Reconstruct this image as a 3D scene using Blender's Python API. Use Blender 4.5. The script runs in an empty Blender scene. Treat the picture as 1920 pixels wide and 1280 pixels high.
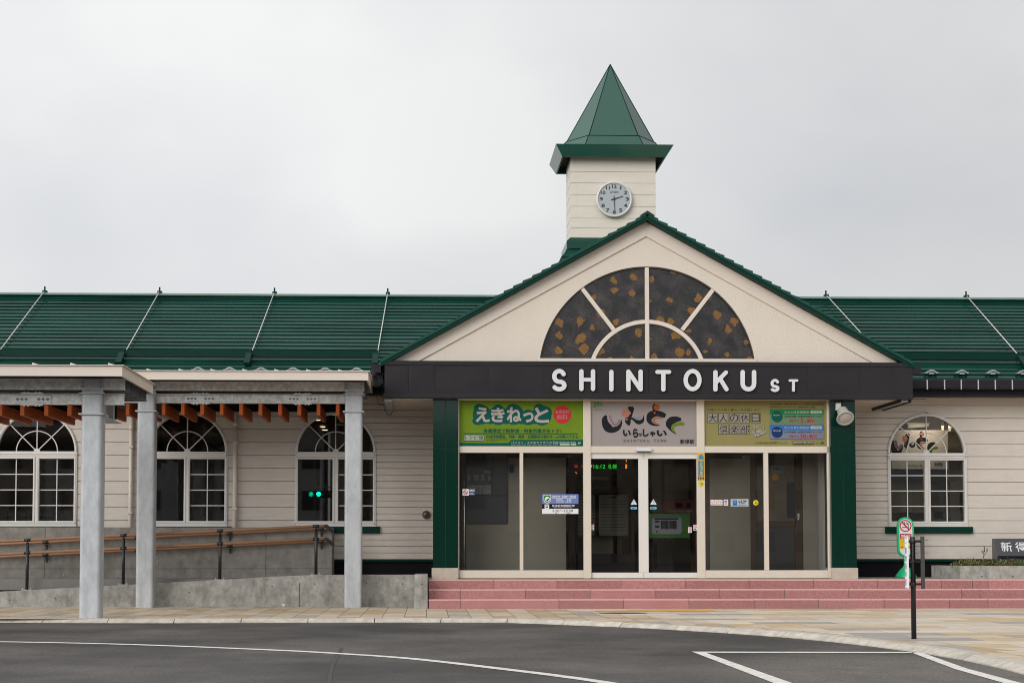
import bpy, bmesh, math, random
from mathutils import Vector, Matrix, noise as mnoise
random.seed(7)
sc = bpy.context.scene
col = sc.collection
R = math.radians
# ------------------------------------------------------------------ camera model
W, H0 = 1920.0, 1280.0
F = 2750.0; CX, CY = 880.0, 898.0
TH, PH = 0.0291, math.atan(132.0 / 2750.0)
CAMZ = 1.03
_f = Vector((math.sin(TH) * math.cos(PH), math.cos(TH) * math.cos(PH), math.sin(PH)))
_r = Vector((math.cos(TH), -math.sin(TH), 0))
_u = _r.cross(_f)
def ray(px, py):
    return _f + _r * ((px - CX) / F) - _u * ((py - CY) / F)
def P(px, py, Y):
    d = ray(px, py); t = Y / d.y
    return Vector((d.x * t, Y, CAMZ + d.z * t))
def X(px, Y, py=900): return P(px, py, Y).x
def Zh(py, Y, px=1000): return P(px, py, Y).z
def G(px, py, z=0.0):
    d = ray(px, py); t = (z - CAMZ) / d.z
    return Vector((d.x * t, d.y * t, z))

# ------------------------------------------------------------------ materials
def srgb(r, g, b):
    def f(c):
        c /= 255.0
        return c / 12.92 if c <= 0.04045 else ((c + 0.055) / 1.055) ** 2.4
    return (f(r), f(g), f(b))
MATS = {}
def mat(name, rgb, rough=0.6, metal=0.0, var=0.0, vscale=4.0, bump=0.0, bscale=60.0, stretch=(1, 1, 1), spec=0.5,
        stain=0.0, sscale=1.2, stcol=None):
    if name in MATS: return MATS[name]
    m = bpy.data.materials.new(name); m.use_nodes = True
    nt = m.node_tree; n = nt.nodes; l = nt.links
    b = n['Principled BSDF']
    b.inputs['Base Color'].default_value = (*rgb, 1); b.inputs['Roughness'].default_value = rough
    b.inputs['Metallic'].default_value = metal; b.inputs['Specular IOR Level'].default_value = .12 if ('print' in name or 'ink' in name or name.startswith('banner') or name in ('foundation_black', 'gutter_black', 'offer_white', 'box_paper', 'heading_white')) else spec
    if var or bump or stain:
        tc = n.new('ShaderNodeTexCoord'); mp = n.new('ShaderNodeMapping'); mp.inputs['Scale'].default_value = stretch
        l.new(tc.outputs['Object'], mp.inputs['Vector'])
    c = None
    if var:
        nz = n.new('ShaderNodeTexNoise'); nz.inputs['Scale'].default_value = vscale; nz.inputs['Detail'].default_value = 6
        nz.inputs['Roughness'].default_value = 0.65
        l.new(mp.outputs['Vector'], nz.inputs['Vector'])
        mr = n.new('ShaderNodeMapRange'); mr.inputs['From Min'].default_value = 0.3; mr.inputs['From Max'].default_value = 0.7
        mr.inputs['To Min'].default_value = 1 - var; mr.inputs['To Max'].default_value = 1 + var
        l.new(nz.outputs['Fac'], mr.inputs['Value'])
        mx = n.new('ShaderNodeVectorMath'); mx.operation = 'SCALE'; mx.inputs[0].default_value = rgb
        l.new(mr.outputs['Result'], mx.inputs['Scale'])
        c = mx.outputs['Vector']
        l.new(c, b.inputs['Base Color'])
    if stain:
        n2 = n.new('ShaderNodeTexNoise'); n2.inputs['Scale'].default_value = sscale; n2.inputs['Detail'].default_value = 8
        n2.inputs['Roughness'].default_value = 0.7
        mp2 = n.new('ShaderNodeMapping'); mp2.inputs['Scale'].default_value = (1.0, 1.0, 0.35)
        l.new(tc.outputs['Object'], mp2.inputs['Vector']); l.new(mp2.outputs['Vector'], n2.inputs['Vector'])
        r2 = n.new('ShaderNodeMapRange'); r2.inputs['From Min'].default_value = 0.48; r2.inputs['From Max'].default_value = 0.72
        r2.inputs['To Min'].default_value = 0; r2.inputs['To Max'].default_value = stain
        l.new(n2.outputs['Fac'], r2.inputs['Value'])
        mm = n.new('ShaderNodeMix'); mm.data_type = 'RGBA'
        l.new(r2.outputs['Result'], mm.inputs['Factor'])
        if c: l.new(c, mm.inputs['A'])
        else: mm.inputs['A'].default_value = (*rgb, 1)
        sc_ = stcol or (rgb[0] * .45, rgb[1] * .45, rgb[2] * .45)
        mm.inputs['B'].default_value = (*sc_, 1)
        l.new(mm.outputs['Result'], b.inputs['Base Color'])
    if bump:
        nb = n.new('ShaderNodeTexNoise'); nb.inputs['Scale'].default_value = bscale; nb.inputs['Detail'].default_value = 4
        l.new(mp.outputs['Vector'], nb.inputs['Vector'])
        bp = n.new('ShaderNodeBump'); bp.inputs['Strength'].default_value = bump; bp.inputs['Distance'].default_value = 0.014 if 'stucco' in name else 0.01
        l.new(nb.outputs['Fac'], bp.inputs['Height']); l.new(bp.outputs['Normal'], b.inputs['Normal'])
    MATS[name] = m
    return m
def emis(name, rgb, s):
    m = bpy.data.materials.new(name); m.use_nodes = True; nt = m.node_tree
    b = nt.nodes['Principled BSDF']; b.inputs['Base Color'].default_value = (*rgb, 1)
    b.inputs['Emission Color'].default_value = (*rgb, 1); b.inputs['Emission Strength'].default_value = s
    return m
def glass(name, tint, ior=1.5):
    m = bpy.data.materials.new(name); m.use_nodes = True; nt = m.node_tree; n = nt.nodes; l = nt.links
    n.remove(n['Principled BSDF'])
    t = n.new('ShaderNodeBsdfTransparent'); t.inputs['Color'].default_value = (*tint, 1)
    g = n.new('ShaderNodeBsdfGlossy'); g.inputs['Roughness'].default_value = 0.01
    fr = n.new('ShaderNodeFresnel'); fr.inputs['IOR'].default_value = ior
    mx = n.new('ShaderNodeMixShader')
    l.new(fr.outputs['Fac'], mx.inputs['Fac']); l.new(t.outputs['BSDF'], mx.inputs[1]); l.new(g.outputs['BSDF'], mx.inputs[2])
    l.new(mx.outputs['Shader'], n['Material Output'].inputs['Surface'])
    return m

M = {}
M['siding'] = mat('siding_paint', (.535, .485, .43), .65, var=.06, vscale=3, stain=.16, sscale=2.2, stcol=(.33, .28, .23), bump=.12, bscale=90, stretch=(1, 1, 5))
M['tower_siding'] = mat('tower_siding_paint', (.60, .56, .485), .65, var=.04, vscale=3, bump=.2, bscale=90, stretch=(1, 1, 5))
M['stucco'] = mat('stucco', (.59, .53, .455), .85, var=.03, vscale=2, bump=.5, bscale=24, stain=.10, sscale=1.5, stcol=(.40, .34, .28))
M['cream'] = mat('cream_board', (.60, .53, .46), .6, var=.02, vscale=5)
M['frame_cream'] = mat('cream_aluminium', (.56, .50, .42), .4, var=.03, vscale=6)
M['white'] = mat('white_vinyl', (.60, .58, .55), .4, var=.03, vscale=6)
M['door_white'] = mat('door_aluminium', (.60, .575, .54), .35, var=.02)
M['green_metal'] = mat('green_roof_metal', (.0022, .036, .025), .2, var=.4, vscale=1.6, stretch=(.25, 1, 1), bump=.14, bscale=3, spec=.24)
M['green_dark'] = mat('green_trim', (.002, .028, .019), .45, var=.1, vscale=3, spec=.1)
M['spire_green'] = mat('spire_green', (.011, .070, .049), .16, spec=.6, var=.08, vscale=2, bump=.18, bscale=1.4, stretch=(1, 1, .4))
M['tile_green'] = mat('green_glazed_tile', (.001, .022, .014), .10, var=.1, vscale=9, bump=.04, bscale=6, spec=.35)
M['tile_joint'] = mat('tile_joint', (.025, .10, .07), .7)
M['black_metal'] = mat('charcoal_metal', (.022, .0205, .0228), .5, var=.10, vscale=2.5, bump=.03, bscale=9, spec=.14)
M['gutter'] = mat('gutter_black', (.02, .02, .023), .4, var=.1)
M['foundation'] = mat('foundation_black', (.007, .007, .009), .8, var=.15, bump=.3, bscale=60)
M['stone'] = mat('plinth_stone', (.42, .36, .30), .7, var=.10, vscale=7, stain=.25, sscale=6, stcol=(.30, .21, .13))
M['galv'] = mat('galvanised_steel', (.40, .415, .43), .45, metal=.15, var=.2, vscale=7, stretch=(1, 1, .4), stain=.6, sscale=3.2, stcol=(.52, .54, .55), bump=.04, bscale=40)
M['galv_beam'] = mat('galvanised_beam', (.60, .595, .58), .5, metal=.0, var=.35, vscale=11, stain=.35, sscale=5, stcol=(.22, .21, .19))
M['galv_dark'] = mat('galvanised_dull', (.36, .365, .37), .55, metal=.05, var=.15, vscale=8)
M['purlin_in'] = mat('purlin_shaded', (.17, .17, .17), .6, var=.15, vscale=8)  # inner purlins and deck: shade under the canopy put into a darker steel
M['plate'] = mat('galvanised_plate', (.68, .70, .70), .5, var=.1, vscale=9)
M['bolt'] = mat('galvanised_bolt', (.22, .225, .23), .5)
M['wood'] = mat('stained_timber', (.33, .072, .012), .55, var=.3, vscale=6, spec=.2, stretch=(8, .5, 8), bump=.15, bscale=30)
M['wood_int'] = mat('interior_timber', (.14, .075, .04), .5, var=.25, vscale=5, stretch=(6, 6, .6))
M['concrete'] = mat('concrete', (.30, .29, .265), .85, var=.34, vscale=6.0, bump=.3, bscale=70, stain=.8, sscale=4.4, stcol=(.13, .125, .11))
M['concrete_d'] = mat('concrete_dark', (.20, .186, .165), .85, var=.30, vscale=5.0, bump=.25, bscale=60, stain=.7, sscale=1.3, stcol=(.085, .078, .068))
M['conc_line'] = mat('concrete_joint', (.07, .066, .06), .9)
M['granite'] = mat('pink_granite', (.345, .162, .158), .8, var=.3, vscale=40, spec=.2, bump=.25, bscale=160, stain=.4, sscale=.8, stcol=(.26, .105, .10))
_g = M['granite']; _n = _g.node_tree.nodes; _l = _g.node_tree.links; _b = _n['Principled BSDF']; _ge = _n.new('ShaderNodeNewGeometry'); _mr = _n.new('ShaderNodeMapRange'); _mr.inputs['To Min'].default_value = .86; _mr.inputs['To Max'].default_value = 1.12
_l.new(_ge.outputs['Random Per Island'], _mr.inputs['Value']); _vs = _n.new('ShaderNodeVectorMath'); _vs.operation = 'SCALE'; _src = _b.inputs['Base Color'].links[0].from_socket; _l.new(_src, _vs.inputs[0]); _l.new(_mr.outputs['Result'], _vs.inputs['Scale']); _l.new(_vs.outputs['Vector'], _b.inputs['Base Color'])
M['granite_edge_lit'] = mat('pink_granite_lit_arris', (.50, .29, .26), .8, var=.2, vscale=60)  # sky highlight on chamfers and treads painted in as a paler granite
M['mortar'] = mat('mortar', (.23, .21, .19), .9, var=.2, vscale=20)
M['rail'] = mat('handrail_brown', (.27, .14, .075), .45, var=.08, vscale=8)
M['black'] = mat('black_paint', (.011, .011, .012), .38, var=.1)
M['brown_black'] = mat('dark_bronze', (.035, .029, .026), .4, var=.15)
M['steel'] = mat('steel', (.55, .55, .56), .3, metal=.8)
M['kerb'] = mat('kerb_concrete', (.46, .42, .36), .85, var=.22, vscale=8, bump=.3, bscale=60, stain=.75, sscale=3.5, stcol=(.25, .235, .21))
M['paint'] = mat('road_paint', (.66, .63, .59), .75, var=.16, vscale=14, stain=.6, sscale=9, stcol=(.32, .30, .28))
M['yellow'] = mat('yellow_tactile', (.62, .34, .03), .7, var=.15)
M['glass'] = glass('window_glass', (.88, .895, .88), 1.58)
M['glass_dark'] = glass('screened_glass', (.5, .5, .5), 1.75)
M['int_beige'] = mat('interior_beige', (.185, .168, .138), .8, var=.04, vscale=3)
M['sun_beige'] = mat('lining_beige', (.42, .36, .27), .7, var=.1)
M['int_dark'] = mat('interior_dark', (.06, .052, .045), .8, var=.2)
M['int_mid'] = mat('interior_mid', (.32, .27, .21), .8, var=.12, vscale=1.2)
M['floor_int'] = mat('interior_floor', (.16, .15, .14), .4, var=.1)
M['board_dark'] = mat('dark_board', (.03, .032, .036), .35)
M['ink'] = mat('black_ink', (.012, .012, .016), .6)
M['paper'] = mat('white_print', (.66, .66, .67), .5)
M['signwhite'] = mat('sign_letter_white', (.60, .60, .61), .4, var=.03, spec=.2)
M['banner_grey'] = mat('banner_grey', (.27, .238, .228), .55, var=.02)  # banner colours and their pale prints are dimmed for shade under the fascia
M['banner_green'] = mat('banner_lime', (.125, .205, .012), .5, var=.10, vscale=1.5)
M['banner_teal'] = mat('banner_teal', (.003, .075, .056), .5)
M['banner_cream'] = mat('banner_cream', (.225, .20, .078), .55, var=.04)
M['red'] = mat('red_print', (.42, .025, .03), .5)
M['navy'] = mat('navy_print', (.01, .03, .11), .5)
M['blue'] = mat('blue_print', (.02, .13, .36), .5)
M['sticker_blue'] = mat('sticker_blue', (.105, .165, .42), .5)
M['sky_blue'] = mat('sky_blue_print', (.12, .42, .62), .5)
M['mint'] = mat('mint_print', (.11, .19, .11), .5)
M['pale_blue'] = mat('pale_blue_print', (.15, .17, .23), .5)
M['midgreen'] = mat('green_print', (.01, .16, .045), .5)
M['jrgreen'] = mat('logo_green', (.05, .22, .03), .5)
M['purple'] = mat('purple_print', (.17, .06, .17), .5)
M['pink'] = mat('pink_print', (.36, .14, .11), .5)
M['orange'] = mat('orange_print', (.34, .085, .015), .5)
M['leaf'] = mat('olive_print', (.11, .17, .015), .5)
M['lblue'] = mat('pale_sky_print', (.10, .21, .31), .5)
M['sun_yellow'] = mat('yellow_print', (.70, .48, .015), .5)
M['amber'] = mat('amber_print', (.62, .31, .02), .5)
M['stand_green'] = mat('stand_green_plastic', (.01, .42, .17), .35, var=.04)
M['stone_black'] = mat('polished_black_granite', (.035, .036, .042), .28, var=.12, vscale=60)
M['stone_side'] = mat('granite_sawn_side', (.14, .13, .115), .6, var=.15, vscale=40)
M['soil'] = mat('soil', (.04, .028, .02), .95, var=.4, vscale=20, bump=.8, bscale=30)
M['twig'] = mat('dry_twig', (.06, .04, .03), .8)
M['clock_face'] = mat('clock_dial', (.36, .39, .41), .4, spec=.2)
M['grey_ink'] = mat('clock_ink', (.04, .045, .05), .5)
M['downpipe'] = mat('downpipe_beige', (.57, .51, .45), .45, var=.04)
M['ltgrey'] = mat('light_grey_plastic', (.50, .485, .44), .45, var=.03)

# stained glass of the gable
def stained():
    m = bpy.data.materials.new('leaded_art_glass'); m.use_nodes = True; nt = m.node_tree; n = nt.nodes; l = nt.links
    b = n['Principled BSDF']; b.inputs['Roughness'].default_value = .22
    tc = n.new('ShaderNodeTexCoord')
    nz = n.new('ShaderNodeTexNoise'); nz.inputs['Scale'].default_value = 5.5
    l.new(tc.outputs['Object'], nz.inputs['Vector'])
    sub = n.new('ShaderNodeVectorMath'); sub.operation = 'SUBTRACT'; sub.inputs[1].default_value = (.5, .5, .5)
    l.new(nz.outputs['Color'], sub.inputs[0])
    scl = n.new('ShaderNodeVectorMath'); scl.operation = 'SCALE'; scl.inputs['Scale'].default_value = .20
    l.new(sub.outputs['Vector'], scl.inputs[0])
    add = n.new('ShaderNodeVectorMath'); l.new(tc.outputs['Object'], add.inputs[0]); l.new(scl.outputs['Vector'], add.inputs[1])
    fs_ = n.new('ShaderNodeSeparateXYZ'); l.new(add.outputs['Vector'], fs_.inputs['Vector']); fl = n.new('ShaderNodeCombineXYZ'); l.new(fs_.outputs['X'], fl.inputs['X']); l.new(fs_.outputs['Z'], fl.inputs['Y'])
    v = n.new('ShaderNodeTexVoronoi'); v.voronoi_dimensions = '2D'; v.inputs['Scale'].default_value = 2.75; v.distance = 'MINKOWSKI'; v.inputs['Exponent'].default_value = 1.4
    v.inputs['Randomness'].default_value = .8
    l.new(fl.outputs['Vector'], v.inputs['Vector'])
    sx = n.new('ShaderNodeSeparateColor'); l.new(v.outputs['Color'], sx.inputs['Color'])
    th = n.new('ShaderNodeMapRange'); th.inputs['From Min'].default_value = 0; th.inputs['From Max'].default_value = 1
    th.inputs['To Min'].default_value = .13; th.inputs['To Max'].default_value = .28
    l.new(sx.outputs['Red'], th.inputs['Value'])
    lt = n.new('ShaderNodeMath'); lt.operation = 'LESS_THAN'; l.new(v.outputs['Distance'], lt.inputs[0]); l.new(th.outputs['Result'], lt.inputs[1])
    sp = n.new('ShaderNodeTexNoise'); sp.inputs['Scale'].default_value = 65; sp.inputs['Detail'].default_value = 3
    l.new(tc.outputs['Object'], sp.inputs['Vector'])
    big = n.new('ShaderNodeTexNoise'); big.inputs['Scale'].default_value = 4.5
    l.new(tc.outputs['Object'], big.inputs['Vector'])
    rr = n.new('ShaderNodeMath'); rr.operation = 'MULTIPLY'; l.new(sp.outputs['Fac'], rr.inputs[0]); l.new(big.outputs['Fac'], rr.inputs[1])
    cr = n.new('ShaderNodeValToRGB'); cr.color_ramp.elements[0].position = .17; cr.color_ramp.elements[0].color = (.008, .008, .009, 1)
    cr.color_ramp.elements[1].position = .40; cr.color_ramp.elements[1].color = (.060, .052, .050, 1)
    l.new(rr.outputs['Value'], cr.inputs['Fac'])
    hue = n.new('ShaderNodeMix'); hue.data_type = 'RGBA'; hue.blend_type = 'MULTIPLY'; hue.inputs['Factor'].default_value = .5
    l.new(cr.outputs['Color'], hue.inputs['A']); l.new(big.outputs['Color'], hue.inputs['B'])
    am = n.new('ShaderNodeValToRGB'); am.color_ramp.elements[0].position = .3; am.color_ramp.elements[0].color = (.085, .036, .004, 1)
    am.color_ramp.elements[1].position = .7; am.color_ramp.elements[1].color = (.25, .118, .016, 1)
    l.new(sp.outputs['Fac'], am.inputs['Fac'])
    mx = n.new('ShaderNodeMix'); mx.data_type = 'RGBA'
    l.new(lt.outputs['Value'], mx.inputs['Factor']); l.new(hue.outputs['Result'], mx.inputs['A']); l.new(am.outputs['Color'], mx.inputs['B'])
    l.new(mx.outputs['Result'], b.inputs['Base Color'])
    bp = n.new('ShaderNodeBump'); bp.inputs['Strength'].default_value = .5; bp.inputs['Distance'].default_value = .01
    l.new(sp.outputs['Fac'], bp.inputs['Height']); l.new(bp.outputs['Normal'], b.inputs['Normal'])
    return m
M['stained'] = stained()

def asphalt():
    m = bpy.data.materials.new('asphalt'); m.use_nodes = True; nt = m.node_tree; n = nt.nodes; l = nt.links
    b = n['Principled BSDF']
    tc = n.new('ShaderNodeTexCoord')
    big = n.new('ShaderNodeTexNoise'); big.inputs['Scale'].default_value = .42; big.inputs['Detail'].default_value = 8; big.inputs['Roughness'].default_value = .6
    l.new(tc.outputs['Object'], big.inputs['Vector'])
    fine = n.new('ShaderNodeTexNoise'); fine.inputs['Scale'].default_value = 34; fine.inputs['Detail'].default_value = 5
    l.new(tc.outputs['Object'], fine.inputs['Vector'])
    mid = n.new('ShaderNodeTexNoise'); mid.inputs['Scale'].default_value = 2.6; mid.inputs['Detail'].default_value = 7; mid.inputs['Roughness'].default_value = .75
    l.new(tc.outputs['Object'], mid.inputs['Vector'])
    cr = n.new('ShaderNodeValToRGB'); e = cr.color_ramp.elements
    e[0].position = .36; e[0].color = (.023, .0205, .0185, 1); e[1].position = .66; e[1].color = (.086, .076, .069, 1)
    l.new(big.outputs['Fac'], cr.inputs['Fac'])
    s = n.new('ShaderNodeMapRange'); s.inputs['From Min'].default_value = .3; s.inputs['From Max'].default_value = .7
    s.inputs['To Min'].default_value = .55; s.inputs['To Max'].default_value = 1.5
    l.new(fine.outputs['Fac'], s.inputs['Value'])
    s2 = n.new('ShaderNodeMapRange'); s2.inputs['From Min'].default_value = .3; s2.inputs['From Max'].default_value = .7
    s2.inputs['To Min'].default_value = .72; s2.inputs['To Max'].default_value = 1.28
    l.new(mid.outputs['Fac'], s2.inputs['Value'])
    mu = n.new('ShaderNodeMath'); mu.operation = 'MULTIPLY'; l.new(s.outputs['Result'], mu.inputs[0]); l.new(s2.outputs['Result'], mu.inputs[1])
    vs = n.new('ShaderNodeVectorMath'); vs.operation = 'SCALE'; l.new(cr.outputs['Color'], vs.inputs[0]); l.new(mu.outputs['Value'], vs.inputs['Scale'])
    # worn, paler patch of dust in the parking bay
    ctr = G(1700, 1262, -.05)
    sv = n.new('ShaderNodeVectorMath'); sv.operation = 'SUBTRACT'; sv.inputs[1].default_value = ctr
    l.new(tc.outputs['Object'], sv.inputs[0])
    sm = n.new('ShaderNodeVectorMath'); sm.operation = 'MULTIPLY'; sm.inputs[1].default_value = (1 / 1.75, 1 / 2.6, 0)
    l.new(sv.outputs['Vector'], sm.inputs[0])
    ln = n.new('ShaderNodeVectorMath'); ln.operation = 'LENGTH'; l.new(sm.outputs['Vector'], ln.inputs[0])
    ad = n.new('ShaderNodeMath'); ad.operation = 'ADD'; l.new(ln.outputs['Value'], ad.inputs[0]); l.new(mid.outputs['Fac'], ad.inputs[1])
    pr = n.new('ShaderNodeMapRange'); pr.inputs['From Min'].default_value = 1.15; pr.inputs['From Max'].default_value = 1.55
    pr.inputs['To Min'].default_value = .75; pr.inputs['To Max'].default_value = 0
    l.new(ad.outputs['Value'], pr.inputs['Value'])
    mx = n.new('ShaderNodeMix'); mx.data_type = 'RGBA'
    l.new(pr.outputs['Result'], mx.inputs['Factor']); l.new(vs.outputs['Vector'], mx.inputs['A'])
    vs2 = n.new('ShaderNodeVectorMath'); vs2.operation = 'SCALE'; vs2.inputs[0].default_value = (.115, .103, .088); l.new(mu.outputs['Value'], vs2.inputs['Scale'])
    l.new(vs2.outputs['Vector'], mx.inputs['B'])
    l.new(mx.outputs['Result'], b.inputs['Base Color'])
    rr = n.new('ShaderNodeMapRange'); rr.inputs['To Min'].default_value = .55; rr.inputs['To Max'].default_value = .85
    l.new(mid.outputs['Fac'], rr.inputs['Value']); l.new(rr.outputs['Result'], b.inputs['Roughness'])
    bp = n.new('ShaderNodeBump'); bp.inputs['Strength'].default_value = .5; bp.inputs['Distance'].default_value = .008
    l.new(fine.outputs['Fac'], bp.inputs['Height']); l.new(bp.outputs['Normal'], b.inputs['Normal'])
    return m
M['asphalt'] = asphalt()

def paving():
    m = bpy.data.materials.new('paving_slabs'); m.use_nodes = True; nt = m.node_tree; n = nt.nodes; l = nt.links
    b = n['Principled BSDF']; b.inputs['Roughness'].default_value = .8
    tc = n.new('ShaderNodeTexCoord')
    def layout(rot, bw, rh, c1, c2, grey, gthr, mort):
        mp = n.new('ShaderNodeMapping'); mp.inputs['Rotation'].default_value = (0, 0, rot); l.new(tc.outputs['Object'], mp.inputs['Vector'])
        def brick(a, c, bias, mo):
            t = n.new('ShaderNodeTexBrick'); t.inputs['Scale'].default_value = 1
            t.inputs['Brick Width'].default_value = bw; t.inputs['Row Height'].default_value = rh
            t.inputs['Mortar Size'].default_value = mort; t.inputs['Mortar Smooth'].default_value = .2; t.inputs['Bias'].default_value = bias
            t.inputs['Color1'].default_value = (*a, 1); t.inputs['Color2'].default_value = (*c, 1); t.inputs['Mortar'].default_value = (*mo, 1)
            l.new(mp.outputs['Vector'], t.inputs['Vector']); return t
        A = brick(c1, c2, 0, (.16, .14, .115)); g = brick((0, 0, 0), (1, 1, 1), 0, (.5, .5, .5))
        # a random number per slab, stretched so that slabs differ clearly
        st = n.new('ShaderNodeMapRange'); st.inputs['From Min'].default_value = .2; st.inputs['From Max'].default_value = .8; l.new(g.outputs['Color'], st.inputs['Value'])
        cr = n.new('ShaderNodeValToRGB'); e = cr.color_ramp.elements; cr.color_ramp.interpolation = 'CONSTANT'
        e[0].position = 0; e[0].color = (*grey, 1); e[1].position = gthr; e[1].color = (*c2, 1)
        for p_, c_ in ((gthr + .14, c1), (.55, tuple(v * 1.10 for v in c1)), (.74, tuple(v * .92 for v in c1)), (.90, c2)):
            q = e.new(p_); q.color = (*c_, 1)
        l.new(g.outputs['Color'], cr.inputs['Fac'])
        mx = n.new('ShaderNodeMix'); mx.data_type = 'RGBA'; l.new(A.outputs['Fac'], mx.inputs['Factor']); l.new(cr.outputs['Color'], mx.inputs['A']); mx.inputs['B'].default_value = (.17, .145, .115, 1)
        return mx.outputs['Result']
    L = layout(R(90), .62, .34, (.47, .385, .285), (.40, .295, .18), (.33, .295, .255), .06, .008)
    Rr_ = layout(0, 1.15, .55, (.53, .455, .365), (.49, .365, .215), (.315, .29, .265), .17, .006)
    sx = n.new('ShaderNodeSeparateXYZ'); l.new(tc.outputs['Object'], sx.inputs['Vector'])
    ad = n.new('ShaderNodeMath'); ad.operation = 'MULTIPLY_ADD'; ad.inputs[1].default_value = .35; l.new(sx.outputs['Y'], ad.inputs[0]); l.new(sx.outputs['X'], ad.inputs[2])
    gt = n.new('ShaderNodeMath'); gt.operation = 'GREATER_THAN'; gt.inputs[1].default_value = G(1150, 1150).x + .35 * G(1150, 1150).y; l.new(ad.outputs['Value'], gt.inputs[0])
    mx = n.new('ShaderNodeMix'); mx.data_type = 'RGBA'; l.new(gt.outputs['Value'], mx.inputs['Factor']); l.new(L, mx.inputs['A']); l.new(Rr_, mx.inputs['B'])
    nz = n.new('ShaderNodeTexNoise'); nz.inputs['Scale'].default_value = 2.5; nz.inputs['Detail'].default_value = 9; nz.inputs['Roughness'].default_value = .7
    l.new(tc.outputs['Object'], nz.inputs['Vector'])
    s_ = n.new('ShaderNodeMapRange'); s_.inputs['From Min'].default_value = .3; s_.inputs['From Max'].default_value = .7; s_.inputs['To Min'].default_value = .82; s_.inputs['To Max'].default_value = 1.15
    l.new(nz.outputs['Fac'], s_.inputs['Value'])
    vs = n.new('ShaderNodeVectorMath'); vs.operation = 'SCALE'; l.new(mx.outputs['Result'], vs.inputs[0]); l.new(s_.outputs['Result'], vs.inputs['Scale'])
    l.new(vs.outputs['Vector'], b.inputs['Base Color'])
    return m
M['paving'] = paving()

def leaves():
    m = bpy.data.materials.new('ground_cover_leaves'); m.use_nodes = True; nt = m.node_tree; n = nt.nodes; l = nt.links
    b = n['Principled BSDF']; b.inputs['Roughness'].default_value = .55
    g = n.new('ShaderNodeNewGeometry'); cr = n.new('ShaderNodeValToRGB'); e = cr.color_ramp.elements
    e[0].position = 0; e[0].color = (.10, .026, .016, 1); e[1].position = 1; e[1].color = (.20, .25, .07, 1)
    for p, c in ((.28, (.13, .05, .022, 1)), (.42, (.13, .17, .04, 1)), (.7, (.10, .17, .045, 1))):
        q = e.new(p); q.color = c
    l.new(g.outputs['Random Per Island'], cr.inputs['Fac']); l.new(cr.outputs['Color'], b.inputs['Base Color'])
    return m
M['leaves'] = leaves()

# ------------------------------------------------------------------ object helpers
ORG = {}
def put(o, label=None, cat=None, group=None, kind=None):
    if label: o['label'] = label
    if cat: o['category'] = cat
    if group: o['group'] = group
    if kind: o['kind'] = kind
    return o
def thing(name, label, cat, loc, group=None):
    o = bpy.data.objects.new(name, None); col.objects.link(o); o.location = loc; o.empty_display_size = .2
    ORG[o] = Vector(loc)
    return put(o, label, cat, group)

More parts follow.
